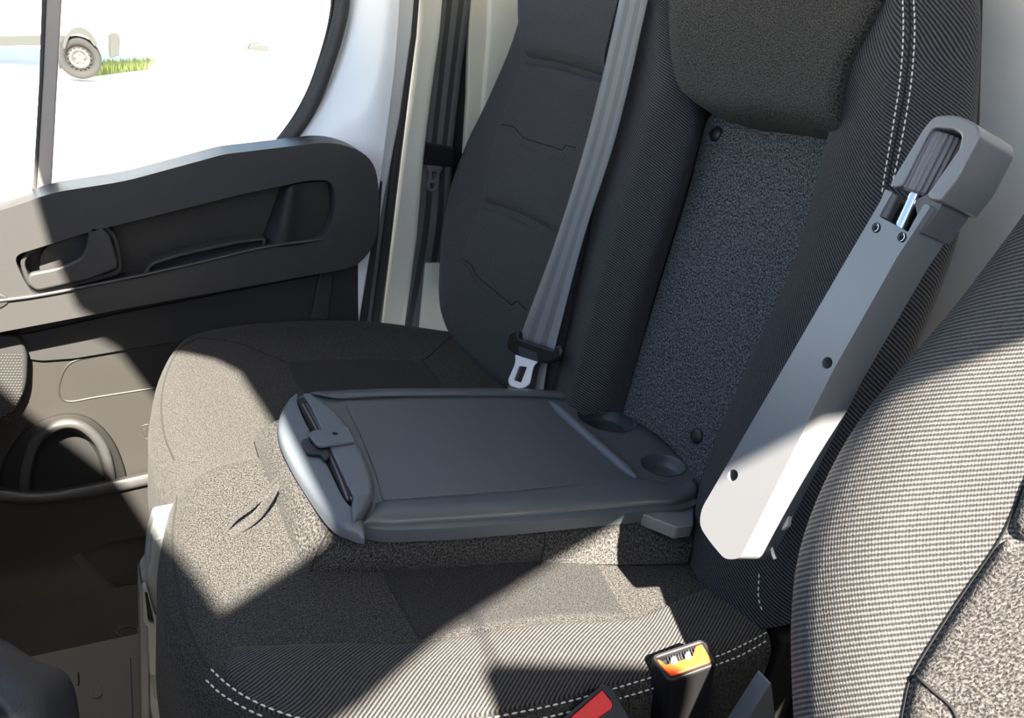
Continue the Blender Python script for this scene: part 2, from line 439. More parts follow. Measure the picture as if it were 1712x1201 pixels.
# floor mat, kick sill
pf = PZ(0)
fl = plate('floor', [V((-.9, -.5, 0)), V((.97, -.5, 0)), V((.97, 1.215, 0)), V((-.9, 1.25, 0))], PZ(0), .05, 'floor', bevel=.004, kind=ST)
for pts in ([(155, 1142), (168, 1138), (171, 1164), (157, 1168)], [(156, 1192), (170, 1188), (172, 1230), (158, 1232)]):
    plate('mat_rib', rnd(pts, 6), PZ(.003), .003, 'floor', fl, bevel=.001)
seam('mat_groove', [(131, 1125), (132, 1145), (129, 1146)], PZ(.001), .001, parent=fl, n=10, smooth=False)
seam('mat_groove', [(218, 1100), (222, 1201)], PZ(.001), .0006, parent=fl, n=10)
sl = plate('trim_1', [V((-.9, 1.222, -.012)), V((.6, 1.205, -.012)), V((.6, 1.375, -.03)), V((-.9, 1.46, -.03))], PL((0, 1.2, -.012), (0, .08, 1)), .1, 'sill', bevel=.008, kind=ST)
tube('lashing_ring', [PZ(-.005)(x, y) for x, y in ell(213, 1057, 18, 8.5, -5, 20)], .0016, 'black', sl, closed=True, sides=6, label='thin oval ring set flat in the dark sill')
box('step_well', (-.9, 1.36, -.42), (.75, 1.70, -.30), 'blackm', bevel=0).name = 'trim_2'
bpy.data.objects['trim_2']['kind'] = ST
# rear wall
wb = box('wall_back', (1.06, -.5, -.05), (1.09, 2.0, 1.7), 'wallm', bevel=0, kind=ST)

# ------- unseen panel added at the driver's side window to shade the bench edge
vz = plate('shade_panel', rnd([(0, 0)], 0) if 0 else [V((a, -.352, b)) for a, b in ((.17, 1.18), (.172, 1.425), (.19, 1.43), (.37, 1.36), (.39, 1.348), (.402, 1.33), (.405, 1.30), (.405, 1.16), (.39, 1.14), (.19, 1.15))], PY(-.352), .018, 'head', bevel=.006)
tag(vz, 'dark unseen panel added at the driver side window to shade the bench edge', 'shade panel')
tube('panel_rod', [V((.19, -.342, 1.40)), V((.185, -.342, 1.56))], .002, 'black', vz)

# ------- passenger door (door_1): white shell, window, trim
door = rootobj('door_1', kind=ST); door.location = (0, 0, 0)
# lower trim skin
plate('trim_panel', rnd([(-500, 380), (600, 300), (628, 400), (610, 560), (480, 760), (300, 910), (255, 870), (120, 930), (-60, 1010), (-500, 1100)], 12), PY(1.68), .03, 'lower', door, bevel=.006)
# dark upper band of the lower trim, under the armrest
plate('trim_band', rnd([(-500, 640), (0, 566, 0), (52, 558), (200, 525), (560, 455), (640, 300), (632, 400), (612, 560), (420, 560), (280, 574), (125, 600), (70, 604), (40, 600), (-500, 700)], 8), PY(1.672), .012, 'door', door, bevel=.004)
plate('trim_rib', rnd([(535, 455), (560, 450), (548, 535), (520, 535)], 5), PY(1.662), .012, 'rail', door, bevel=.004)
# armrest rail with its big recess
outer = rnd([(-500, 470), (-120, 372), (0, 352, 20), (90, 322, 20), (210, 303, 30), (375, 258, 14), (560, 236, 60), (625, 262, 40), (636, 330, 40), (630, 405, 40), (598, 447, 30), (420, 478), (200, 518), (0, 556), (-500, 665)], 10, 6)
hole = rnd([(22, 428, 16), (150, 388, 10), (400, 326, 10), (520, 301, 22), (556, 302, 16), (562, 345, 30), (545, 398, 26), (500, 412, 16), (440, 414), (330, 438), (245, 463), (205, 470, 12), (60, 497, 14), (40, 470, 12)], 6)
rail = plate('armrest_rail', outer, PY(1.60), .085, 'rail', door, [hole], bevel=.018, seg=6)
plate('recess_back', rnd([(10, 400), (600, 270), (600, 430), (30, 520)], 5), PY(1.650), .02, 'recess', door, bevel=.002)
# dark end cap line and black lower shadow gap
tube('rail_edge', line([(-40, 507), (60, 495), (200, 468), (330, 440), (440, 414), (540, 400)], PY(1.598)), .0035, 'rail', door)
# sloped grip bulge in the recess
bm_pts = [PY(1.650)(468, 330), PY(1.650)(438, 412), PY(1.606)(478, 414), PY(1.606)(492, 312), PY(1.650)(548, 400), PY(1.650)(552, 310)]
loft('grip_slope', [line([(432, 412), (448, 370), (466, 318)], PY(1.650)), line([(468, 414), (476, 360), (484, 312)], PY(1.612)), line([(500, 414), (504, 360), (508, 306)], PY(1.62)), line([(545, 400), (556, 350), (552, 303)], PY(1.628))], 'recess', door, thick=.02, nrm=V((0, -1, 0)))
plate('storage_slot_lip', rnd([(236, 462, 6), (250, 440, 14), (300, 424), (400, 402), (446, 398, 6), (440, 420, 6), (330, 444), (262, 468, 10)], 6), PY(1.612), .03, 'rail', door, [rnd([(246, 456, 6), (256, 443, 8), (300, 429), (400, 407), (440, 402, 4), (438, 414, 4), (340, 436), (266, 459, 8)], 4)], bevel=.0015)
plate('storage_slot', rnd([(246, 458, 6), (256, 443, 8), (300, 428), (400, 406), (441, 402, 4), (438, 416, 4), (340, 438), (264, 461, 8)], 4), PY(1.628), .02, 'blackm', door, bevel=0)
# handle bezel and lever
bez = plate('handle_bezel', rnd([(30, 432, 20), (60, 410, 10), (176, 374, 24), (198, 398, 30), (206, 452, 8), (190, 463, 8), (60, 496, 14), (42, 470, 14)], 8), PY(1.612), .03, 'door', door, [rnd([(38, 436, 16), (66, 415, 10), (150, 388, 8), (174, 380, 16), (190, 402, 26), (198, 448, 6), (186, 456, 8), (66, 487, 10), (50, 466, 10)], 7)], bevel=.002)
plate('handle_cup', rnd([(64, 430, 14), (80, 408, 14), (150, 388, 6), (200, 460, 6), (70, 492, 6)], 8), PY(1.640), .01, 'rail', door, bevel=.002)
plate('door_handle', rnd([(146, 386, 6), (150, 379, 4), (166, 378, 8), (184, 392, 18), (198, 440, 10), (196, 450, 6), (150, 468), (60, 488, 12), (44, 474, 12), (48, 458, 10), (100, 448, 20), (138, 430, 20), (146, 404, 14)], 6, 6), PY(1.600), .014, 'rail', door, bevel=.005, seg=5, label='curved pull lever of the door handle')
plate('switch_pad', rnd([(-60, 500, 8), (0, 491, 8), (14, 498, 6), (14, 508, 6), (0, 517, 8), (-60, 525, 8)], 6), PY(1.597), .01, 'door', door, bevel=.002)
# lower door: shallow rounded frame, speaker, pocket, emblem
tube('moulded_line', line([(300, 572), (250, 580), (135, 600), (112, 612), (100, 640), (101, 664), (118, 671), (160, 664), (300, 642)], PY(1.681)), .0030, 'lower', door, n=90, flat=.8)
spk = plate('speaker_grille', rnd([(-120, 560, 20), (30, 562, 20), (46, 590, 20), (44, 650, 40), (24, 690, 20), (-40, 730, 20), (-120, 740)], 12, 6), PY(1.645), .04, 'door', door, bevel=.006)
dv = []; df = []
for r_ in range(26):
    for c_ in range(13):
        cx, cy = 36-c_*5.2-(r_ % 2)*2.6, 594+r_*4.6
        if cx > 40-(max(0, cy-650)*.42): continue
        c = PY(1.6445)(cx, cy); b0 = len(dv); s = .0014
        dv += [c+V((-s, 0, -s)), c+V((s, 0, -s)), c+V((s, 0, s)), c+V((-s, 0, s)), c+V((0, -.0012, 0))]
        df += [(b0, b0+1, b0+4), (b0+1, b0+2, b0+4), (b0+2, b0+3, b0+4), (b0+3, b0, b0+4)]
mk('grille_dots', dv, df, 'lower', spk, kind='stuff')
em = tube('emblem_ring', [PY(1.679)(x, y) for x, y in ell(246, 722, 13, 12)], .0007, 'rail', door, closed=True, sides=6)
plate('emblem_mark', [(239, 717), (244, 716), (244, 729), (241, 729), (241, 722), (239, 722)], PY(1.678), .002, 'door', em, bevel=0)
plate('emblem_mark', [(247, 715), (253, 714), (253, 727), (250, 727), (250, 718), (247, 718)], PY(1.678), .002, 'door', em, bevel=0)
# bottle pocket: arch rim around a deep dark hole, and long lip
arch = line([(40, 838), (44, 780), (62, 735), (100, 710), (135, 712), (165, 738), (180, 775), (188, 835)], PY(1.635))
tube('pocket_rim', arch, .0105, 'rail', door, n=60, sides=12, flat=1)
loft('pocket_wall', [line([(-10, 850), (10, 770), (48, 718), (105, 695), (150, 702), (185, 735), (205, 780), (215, 830)], PY(1.679)), arch], 'lower', door, thick=.004, nrm=V((0, -1, 0)))
loft('pocket_throat', [arch, line([(62, 838), (60, 790), (72, 750), (104, 728), (130, 728), (152, 748), (166, 780), (172, 835)], PY(1.675))], 'recess', door, thick=.003, nrm=V((0, -1, 0)))
plate('pocket_hole', rnd([(40, 845, 4), (46, 780, 20), (64, 742, 20), (104, 718, 20), (135, 720, 20), (162, 748, 20), (182, 840, 4)], 10), PY(1.670), .008, 'blackm', door, bevel=0)
loft('pocket_lip', [line([(-300, 812), (-40, 812), (40, 820), (100, 817), (180, 803), (270, 783), (330, 768)], PY(1.665)), line([(-300, 816), (-40, 816), (40, 824), (100, 821), (180, 807), (270, 787), (330, 772)], PY(1.60)),
     line([(-300, 840), (-40, 838), (40, 842), (110, 838), (180, 826), (270, 806), (330, 790)], PY(1.592))], 'rail', door, thick=.004, nrm=V((0, 0, 1)))
plate('pocket_front', rnd([(-500, 842), (-40, 836, 0), (40, 840), (110, 836), (180, 824), (270, 804), (330, 790), (330, 1010), (-30, 1040), (-500, 1050)], 4), PY(1.604), .05, 'lower', door, [rnd([(118, 932, 8), (180, 908, 10), (300, 884), (300, 996), (190, 1002, 10)], 4)], bevel=.004)
plate('pocket_void', [(90, 890), (340, 840), (340, 1060), (100, 1060)], PY(1.656), .01, 'blackm', door, bevel=0)

# white steel frame round the window with rubber seal
glass_out = rnd([(-420, -260), (575, -300), (577, -60, 0), (566, 10, 0), (556, 50, 0), (543, 95, 0), (525, 150, 0), (505, 195, 0), (478, 238, 0), (462, 262, 0), (360, 292), (-420, 480)], 0)
wf = plate('window_frame', rnd([(-520, -420), (640, -420), (700, -60, 0), (690, 60, 0), (670, 200, 0), (645, 330, 0), (600, 560, 0), (300, 620, 0), (-520, 640)], 0), PY(1.73), .035, 'white', door, [rnd([(-420, -300), (590, -300), (588, -60), (583, 0), (575, 50), (560, 100), (540, 155), (515, 205), (480, 250), (455, 275), (-420, 500)], 30, 6)], bevel=.012, seg=5, label='white painted steel door frame around the window')
loft('frame_return', [line([(592, -80), (588, 0), (578, 60), (560, 115), (535, 170), (505, 215), (470, 258)], PY(1.725)), line([(615, -80), (612, 0), (604, 70), (588, 140), (566, 190), (545, 230), (520, 265)], PY(1.700)),
     line([(650, -80), (646, 0), (640, 80), (626, 170), (610, 240), (600, 300), (590, 340)], PY(1.672)), line([(678, -80), (670, 0), (662, 100), (650, 200), (636, 300), (622, 400), (600, 540)], PY(1.668))], 'white', door, thick=.004, nrm=V((0, -1, 0)))
def ringseal(name, pxs, pl, r, mat, par): return tube(name, line(pxs, pl, 80), r, mat, par, sides=10, flat=1)
ringseal('window_seal', [(578, -80), (575, 0), (566, 50), (551, 100), (531, 155), (506, 203), (470, 247), (440, 275)], PY(1.722), .0125, 'seal', door)
ringseal('window_seal', [(572, -80), (568, 0), (559, 50), (544, 100), (525, 153), (500, 200), (466, 243), (438, 270)], PY(1.728), .011, 'seal', door)
ringseal('glass_run', [(560, -80), (556, 0), (548, 50), (534, 100), (516, 150), (492, 195), (462, 236), (436, 262)], PY(1.733), .0035, 'black', door)
plate('divider_bar', [(80, -120), (110, -120), (103, 0), (97, 120), (91, 220), (86, 320), (60, 330), (66, 220), (72, 120), (77, 0)], PY(1.722), .02, 'divider', door, bevel=.003, label='grey upright bar dividing the two side windows')
plate('divider_seal', [(73, -120), (80, -120), (77, 0), (72, 120), (66, 220), (60, 330), (54, 330), (60, 220), (66, 120), (70, 0)], PY(1.720), .018, 'seal', door, bevel=.001)
plate('glass_pane', [(-420, -290), (600, -290), (590, 60), (540, 190), (470, 275), (-420, 510)], PY(1.745), .004, 'glass', door, bevel=0, label='clear side window glass')
# blown-out white shelf at the front end of the rail (mirror trim)
plate('mirror_trim', rnd([(-300, 330), (0, 318, 0), (52, 312, 10), (58, 330, 8), (52, 352, 10), (0, 352, 0), (-300, 400)], 6), PY(1.655), .05, 'arm', door, bevel=.006)

# ------- B pillar
pil = rootobj('trim_3', kind=ST)
def strip(name, l, r, y, mat, par, d=.03, bev=.006): 
    return plate(name, l+r[::-1], PY(y), d, mat, par, bevel=bev, seg=4)
strip('frame_strip', [(672, -60), (666, 60), (655, 160), (640, 260), (622, 400), (603, 560)], [(706, -60), (697, 60), (684, 160), (672, 260), (655, 400), (636, 560)], 1.745, 'grey', pil, bev=.003)
strip('door_seal', [(690, -60), (683, 60), (672, 160), (658, 260), (640, 400), (620, 560)], [(706, -60), (697, 60), (684, 160), (670, 260), (654, 400), (634, 560)], 1.735, 'seal', pil, bev=.005)
strip('pillar_cover', [(701, -60), (694, 60), (682, 160), (668, 260), (650, 400), (628, 570)], [(748, -60), (738, 60), (724, 160), (712, 260), (700, 400), (676, 570)], 1.78, 'cream', pil, d=.08, bev=.016)
strip('belt_channel', [(730, -60), (722, 60), (712, 160), (704, 260), (690, 400), (662, 570)], [(802, -60), (798, 60), (792, 160), (790, 260), (780, 400), (760, 570)], 1.835, 'blackm', pil, bev=.003)
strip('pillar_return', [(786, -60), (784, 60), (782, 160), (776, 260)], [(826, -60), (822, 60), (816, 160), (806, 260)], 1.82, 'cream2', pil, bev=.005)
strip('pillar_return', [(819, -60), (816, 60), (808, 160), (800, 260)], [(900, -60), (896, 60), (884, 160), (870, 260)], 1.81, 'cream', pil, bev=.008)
strip('pillar_foot', [(712, 440), (706, 500), (700, 560)], [(780, 440), (780, 500), (780, 600)], 1.815, 'cream', pil, bev=.003)

# ------- unseen roof and driver's side frame, openings shaped to fit the sun patches
sun_slot = [(-.60, 1.25), (-.24, 1.25), (-.25, .62), (-.235, .50), (-.19, .46), (-.15, .36), (-.02, .26), (.012, .20), (.03, .013), (.034, -.27), (.03, -.49), (-.09, -.49), (-.099, -.449), (-.126, -.349), (-.149, -.279), (-.23, .027), (-.264, .155), (-.381, .323), (-.44, .42)]  # slot traced back along the sun from the lit patches
plate('ceiling', [V((-1.0, -.5, 1.7)), V((.045, -.5, 1.7)), V((.05, -.352, 1.7)), V((1.09, -.352, 1.7)), V((1.09, 1.95, 1.7)), V((-1.0, 1.95, 1.7))], PZ(1.7), -.02, 'head', holes=[[V((a, b, 1.7)) for a, b in sun_slot]], bevel=0, kind=ST)
side = [(1.01, 1.64), (.6, 1.64), (.48, 1.645), (.33, 1.585), (.15, 1.51), (.04, 1.44), (-.1, 1.38), (-.75, 1.0), (-.75, 1.2), (-.2, 1.52), (-.08, 1.59), (.03, 1.67), (.05, 1.72), (1.01, 1.72)]
plate('wall_left', [V((a, -.35, b)) for a, b in side], PY(-.35), .04, 'white', bevel=0, kind=ST)
box('wall_left_rear', (.62, -.5, -.05), (1.0, -.46, 1.66), 'head', bevel=0).name = 'wall_left.001'
bpy.data.objects['wall_left.001']['kind'] = ST
box('low_light_skirt', (-1.1, -.52, -.44), (1.1, -.48, 0), 'blackm', bevel=0, kind=ST).name = 'light_skirt'  # unseen skirt added to stop light bouncing in under the floor
box('front_light_stop', (-1.0, -.5, -.44), (-.95, 1.7, .9), 'blackm', bevel=0, kind=ST)  # unseen black wall added against light leaking in below the dashboard
box('driver_door_blocker', (-.9, -.50, -.05), (.62, -.44, 1.12), 'door', bevel=.01, kind=ST)  # unseen driver door, raised above its sill height to block side light
db_ = loft('dashboard', [[V((-.62, -.43, .02)), V((-.60, .7, .02)), V((-.62, 1.62, .02))], [V((-.50, -.43, .45)), V((-.46, .7, .45)), V((-.50, 1.62, .45))], [V((-.48, -.43, .80)), V((-.44, .7, .78)), V((-.48, 1.62, .80))], [V((-.62, -.43, .90)), V((-.62, .7, .88)), V((-.62, 1.62, .90))], [V((-.98, -.43, .92)), V((-1.0, .7, .92)), V((-.98, 1.62, .92))]], 'dash', thick=.02, nrm=V((-.7, 0, .7)))
tag(db_, 'dark dashboard running across the front of the cab, outside the picture', 'dashboard')

# ================================================================== BENCH SEAT
bench = rootobj('bench_seat', 'double passenger bench seat in dark cloth, its middle backrest folded forward as a table', 'seat')
bench.location = (.35, 1.03, 0)
def P_(o):  # parent keeping world place
    for c in list(o.children): pass
def fixparent(root):
    for c in root.children:
        c.matrix_parent_inverse = Matrix.Translation(root.location).inverted()
up = V((0, 0, 1))
cush = pad('outboard_cushion', [(286, 806), (262, 745), (248, 668), (262, 590)], [(925, 715), (850, 655), (745, 545)], [(286, 806), (430, 768), (925, 715)], [(262, 590), (322, 542), (440, 522), (600, 520), (745, 540)], PC, 'knit', bench,
    rims=((.075, .10), (.0, .02), (.006, .02), (.05, .07)), depth=.10, n=34, label='outboard seat cushion nearest the door')
cc = pad('centre_cushion', [(430, 1200), (338, 1140), (292, 1050), (268, 960), (264, 880), (283, 792)], [(1300, 1068), (1200, 960), (1050, 850), (925, 712)], [(430, 1200), (600, 1235), (850, 1200), (1090, 1135), (1300, 1068)], [(283, 792), (430, 752), (925, 709)], PC, 'knit', bench,
    rims=((.07, .085), (.0, .02), (.035, .05), (.020, .03)), depth=.13, n=40, lift=.014, label='middle seat cushion under the folded table')
TC = HIT(bvh(cc), PC); TO = HIT(bvh(cush), PC)
pad('ribbed_side_bolster', [(425, 1186), (378, 1130), (392, 1082)], [(1285, 1068), (1240, 1030), (1180, 985)], [(425, 1186), (600, 1222), (850, 1190), (1090, 1130), (1285, 1068)], [(392, 1082), (560, 1076), (700, 1076), (880, 1046), (1050, 1036), (1120, 1010), (1180, 985)], TC, 'twill_c', bench,
    rims=((.003, .006), (.002, .01), (.0, .01), (.006, .012)), depth=.006, lift=.0045, n=30, label='ribbed cloth strip along the near edge of the middle cushion')
pad('cushion_insert', [(700, 1072), (665, 1010), (640, 960), (620, 880)], [(1048, 1032), (1000, 950), (950, 880)], [(700, 1072), (880, 1042), (1048, 1032)], [(620, 880), (950, 880)], TC, 'insert', bench,
    rims=((.005, .010), (.005, .010), (.005, .010), (.0, .01)), depth=.006, lift=.004, n=22)
pad('cushion_insert', [(530, 690), (500, 650), (478, 603)], [(775, 662), (748, 636), (706, 603)], [(530, 690), (775, 690)], [(478, 603), (600, 600), (706, 603)], TO, 'insert', bench,
    rims=((.005, .010), (.005, .010), (.0, .010), (.005, .01)), depth=.006, lift=.0035, n=22)
seam('cushion_seam', [(706, 603), (715, 598), (745, 570), (760, 560)], TO, .0012, parent=bench)
seam('piping', [(330, 566), (390, 572), (440, 590), (477, 606)], TO, .0018, 'knit', bench)
seam('piping', [(330, 566), (300, 584), (280, 622), (270, 672), (276, 730), (292, 770)], TO, .0018, 'knit', bench)
seam('piping', [(296, 832), (289, 900), (297, 980), (318, 1056), (350, 1118)], TC, .0018, 'knit', bench)
stitches('white_stitching', [(352, 1126), (380, 1152), (420, 1178), (480, 1203), (560, 1225)], TC.off(.0045), parent=bench, length=.0066, gap=.003)
stitches('white_stitching', [(344, 1141), (370, 1165), (410, 1189), (450, 1207)], TC.off(.002), parent=bench, length=.0066, gap=.003)
stitches('white_stitching', [(780, 1216), (860, 1200), (950, 1180), (1090, 1139), (1200, 1103), (1250, 1080), (1283, 1062)], TC.off(.005), parent=bench, length=.0066, gap=.003)
stitches('white_stitching', [(850, 1218), (960, 1192), (1090, 1155), (1200, 1114), (1240, 1098), (1285, 1072)], TC.off(.002), parent=bench, length=.0066, gap=.003)
# cushion support under the near side
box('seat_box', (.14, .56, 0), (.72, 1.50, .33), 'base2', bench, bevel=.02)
box('dark_backing', (.735, .50, 0), (.80, 1.60, .40), 'blackm', bench, bevel=.01)  # black boxes added here to keep the gap behind the seats dark
box('dark_backing', (.90, -.3, -.04), (.96, 1.70, .62), 'blackm', bench, bevel=.01)
# light grey moulded cover at the front corner of the base
bs = plate('base_cover', rnd([(258, 868, 6), (300, 860), (420, 1100), (420, 1240), (262, 1240), (250, 1180), (247, 1100), (252, 1060), (236, 1010), (235, 960), (244, 948), (248, 900)], 5), PY(.97), .03, 'base', bench, bevel=.006)
plate('base_step', rnd([(254, 905, 4), (290, 890, 4), (330, 1080), (330, 1130), (250, 1130), (246, 1040), (247, 960), (254, 945)], 5), PY(.915), .02, 'base', bench, bevel=.005)
plate('base_slot_rim', rnd([(238, 985, 3), (246, 982, 3), (256, 1020, 4), (270, 1050, 3), (250, 1052, 4), (240, 1040, 4)], 3), PY(.908), .012, 'base', bench, [rnd([(242, 990, 2), (246, 990, 2), (254, 1022, 3), (258, 1044, 2), (248, 1040, 3)], 2)], bevel=.001)
plate('base_slot', rnd([(240, 988), (247, 988), (256, 1022), (260, 1048), (246, 1044)], 2), PY(.913), .003, 'blackm', bench, bevel=0)
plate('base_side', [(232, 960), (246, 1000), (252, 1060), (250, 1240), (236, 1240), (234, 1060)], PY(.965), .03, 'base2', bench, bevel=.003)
plate('base_panel', rnd([(254, 1130, 4), (264, 1120, 4), (285, 1140, 4), (288, 1175, 4), (258, 1170, 4)], 4), PY(.918), .015, 'armd', bench, bevel=.002)
plate('base_foot', rnd([(268, 1128, 6), (300, 1120, 6), (318, 1195, 4), (315, 1240), (272, 1240)], 4), PY(.905), .02, 'base', bench, bevel=.006)

# ---- backrests
ob = pad('outboard_backrest', [(742, 560), (716, 500), (716, 410), (728, 320), (758, 235), (795, 160), (838, 60), (866, -50)], [(905, 700), (955, 460), (1005, 230), (1078, -50)], [(742, 560), (800, 622), (905, 700)], [(866, -50), (1078, -50)], PB, 'knit2', bench,
    rims=((.07, .09), (.012, .03), (.03, .04), (0, .01)), depth=.09, lift=.012, n=44, label='backrest of the seat nearest the door')
TB = HIT(bvh(ob), PB)
pad('backrest_panel', [(882, 98), (876, 40), (874, -45)], [(1018, 132), (1040, 40), (1062, -45)], [(882, 98), (940, 108), (1018, 132)], [(874, -45), (1062, -45)], TB, 'knit2', bench, rims=((.010, .02), (0, .01), (.032, .045), (0, .01)), depth=.006, lift=.022, n=24, crown=.006)
pad('backrest_panel', [(810, 340), (838, 220), (884, 106)], [(945, 400), (980, 280), (1016, 140)], [(810, 340), (870, 360), (945, 400)], [(884, 106), (940, 118), (1016, 140)], TB, 'knit2', bench, rims=((.005, .010), (0, .01), (.022, .032), (.006, .012)), depth=.006, lift=.013, n=24)
pad('backrest_panel', [(764, 575), (757, 520), (762, 470), (778, 420), (806, 350)], [(882, 668), (905, 540), (940, 412)], [(764, 575), (810, 620), (882, 668)], [(806, 350), (870, 370), (940, 412)], TB, 'knit2', bench, rims=((.005, .010), (0, .01), (.0, .02), (.006, .012)), depth=.006, lift=.006, n=24)
TB2 = HIT(bvh(*[o for o in bench.children if o.name.startswith(('outboard_backrest', 'backrest_panel'))]), PB)
seam('embossed_seam', [(838, 208), (858, 211), (868, 222), (874, 230), (940, 251), (946, 243), (962, 247)], TB2, .0016, parent=bench, smooth=False)
seam('embossed_seam', [(840, 214), (856, 218), (866, 231), (876, 246), (938, 268), (946, 260)], TB2, .0010, 'knit2', bench, smooth=False)
seam('embossed_seam', [(772, 432), (788, 443), (797, 462), (856, 510), (864, 503), (880, 518)], TB2, .0016, parent=bench, smooth=False)
seam('embossed_seam', [(772, 440), (785, 450), (796, 474), (846, 520), (862, 515)], TB2, .0010, 'knit2', bench, smooth=False)
# centre back: outer bolster, inner wall, carpet panel, head pad, right bolster
def on(pts, o): return proj(cr(px2(pts), 60), PB.off(o))
c2 = [(955, 700), (1008, 500), (1062, 330), (1100, 210), (1122, 130), (1112, 60), (1108, -50)]
loft('inner_bolster', [on([(905, 720), (950, 520), (1000, 300), (1040, 130), (1078, -50)], -.02), on([(920, 712), (968, 510), (1015, 300), (1055, 130), (1088, -50)], .012),
     on([(945, 704), (995, 500), (1045, 310), (1090, 130), (1100, -50)], .026), on(c2, .022), on([(1002, 690), (1050, 540), (1105, 380), (1145, 265), (1165, 150), (1160, 60), (1150, -50)], -.012), on([(1040, 690), (1093, 500), (1148, 320), (1176, 212), (1190, 150), (1190, 50), (1190, -50)], -.052)],
     'twill', bench, label='ribbed cloth bolster between the two backrests')
cp = pad('carpet_panel', [(1035, 690), (1093, 500), (1148, 320), (1178, 205)], [(1185, 830), (1265, 640), (1345, 430), (1405, 215)], [(1035, 690), (1110, 740), (1185, 830)], [(1178, 205), (1192, 186), (1230, 184), (1300, 190), (1405, 215)], PB.off(-.055), 'carpet', bench, rims=((.004, .01),)*4, depth=.01, n=20, label='grey flecked carpet back of the folded table recess')
TP = HIT(bvh(cp), PB)
for cx, cy in ((1197, 224), (1165, 729)):
    disc('plug', TP(cx, cy), PB.n, .0125, .004, 'black', bench, dome=.6, label='round black plug in the carpet panel')
hp = pad('head_pad', [(1150, 172), (1118, 135), (1104, 60), (1100, -50)], [(1386, 214), (1396, 150), (1412, 90), (1440, 40), (1490, -50)], [(1150, 172), (1200, 186), (1290, 196), (1386, 214)], [(1100, -50), (1490, -50)], PB.off(.034), 'knit', bench, rims=((.03, .04), (.012, .02), (.045, .035), (0, .01)), depth=.06, n=34, label='padded upper part of the middle backrest')
rb = loft('side_bolster', [on([(1200, 930), (1230, 800), (1290, 620), (1372, 430), (1420, 300), (1440, 210), (1450, 110), (1480, 45), (1520, -50)], -.06),
     on([(1152, 900), (1184, 770), (1250, 610), (1330, 430), (1376, 260), (1390, 205), (1404, 110), (1446, 40), (1495, -50)], -.01),
     on([(1150, 950), (1200, 790), (1270, 620), (1350, 430), (1400, 260), (1418, 180), (1428, 110), (1460, 40), (1500, -50)], .014),
     on([(1165, 1000), (1250, 830), (1330, 640), (1410, 440), (1450, 290), (1475, 160), (1485, 60), (1506, -50)], .024),
     on([(1215, 1035), (1300, 840), (1390, 640), (1460, 440), (1490, 290), (1508, 180), (1517, 80), (1517, -50)], .020),
     on([(1280, 1050), (1350, 880), (1440, 650), (1530, 420), (1560, 290), (1575, 180), (1580, 80), (1576, -50)], .006),
     on([(1340, 1040), (1420, 860), (1500, 650), (1590, 420), (1622, 260), (1632, 160), (1636, 60), (1632, -50)], -.03),
     on([(1345, 1060), (1425, 880), (1505, 660), (1590, 430), (1622, 270), (1632, 160), (1636, 60), (1632, -50)], -.12)], 'twill', bench, n=80, label='ribbed cloth side bolster of the middle backrest')
TR = HIT(bvh(rb), PB)
seam('bolster_seam', [(1519, -20), (1521, 60), (1514, 140), (1502, 210), (1487, 290), (1478, 340), (1400, 560), (1300, 850)], TR, .0012, parent=bench, n=120)
stitches('white_stitching', [(1509, -20), (1511, 50), (1506, 130), (1494, 210), (1482, 280), (1474, 330)], TR, parent=bench, length=.0056, gap=.0026)
stitches('white_stitching', [(1527, -20), (1530, 50), (1525, 130), (1513, 210), (1502, 265), (1490, 320)], TR, parent=bench, length=.0056, gap=.0026)
stitches('white_stitching', [(1270, 960), (1269, 1000), (1278, 1030)], TR, parent=bench, length=.005, gap=.003, n=80)
# back shell closing the backrests behind
bk = PB.off(-.085)
plate('back_shell', [(735, 520), (745, 330), (830, 130), (890, -60), (1630, -60), (1620, 260), (1420, 860), (1240, 1000), (1000, 800)], bk, .03, 'blackm', bench, bevel=.01)
fixparent(bench)

# ================================================================== FOLD-DOWN TABLE (middle backrest folded forward)
tbl = rootobj('folding_table', 'dark grey plastic table with cup holders, the back of the folded middle backrest', 'table')
tbl.location = (.5, .9, .45)
tray_out = [(505, 657, 20), (600, 656, 10), (760, 654), (900, 655), (1030, 664, 22), (1110, 712), (1180, 778, 6), (1165, 845, 12), (1140, 852), (1095, 853), (900, 872), (760, 883), (640, 888, 30), (560, 868, 40), (508, 800, 40), (474, 740, 30), (465, 700, 26)]
tray = plate('tray', rnd(tray_out, 12, 6), PT, .018, 'tray', tbl, [ell(1015, 697, 52, 24, 12), ell(1108, 779, 37, 17, 10)], bevel=.006, seg=5)
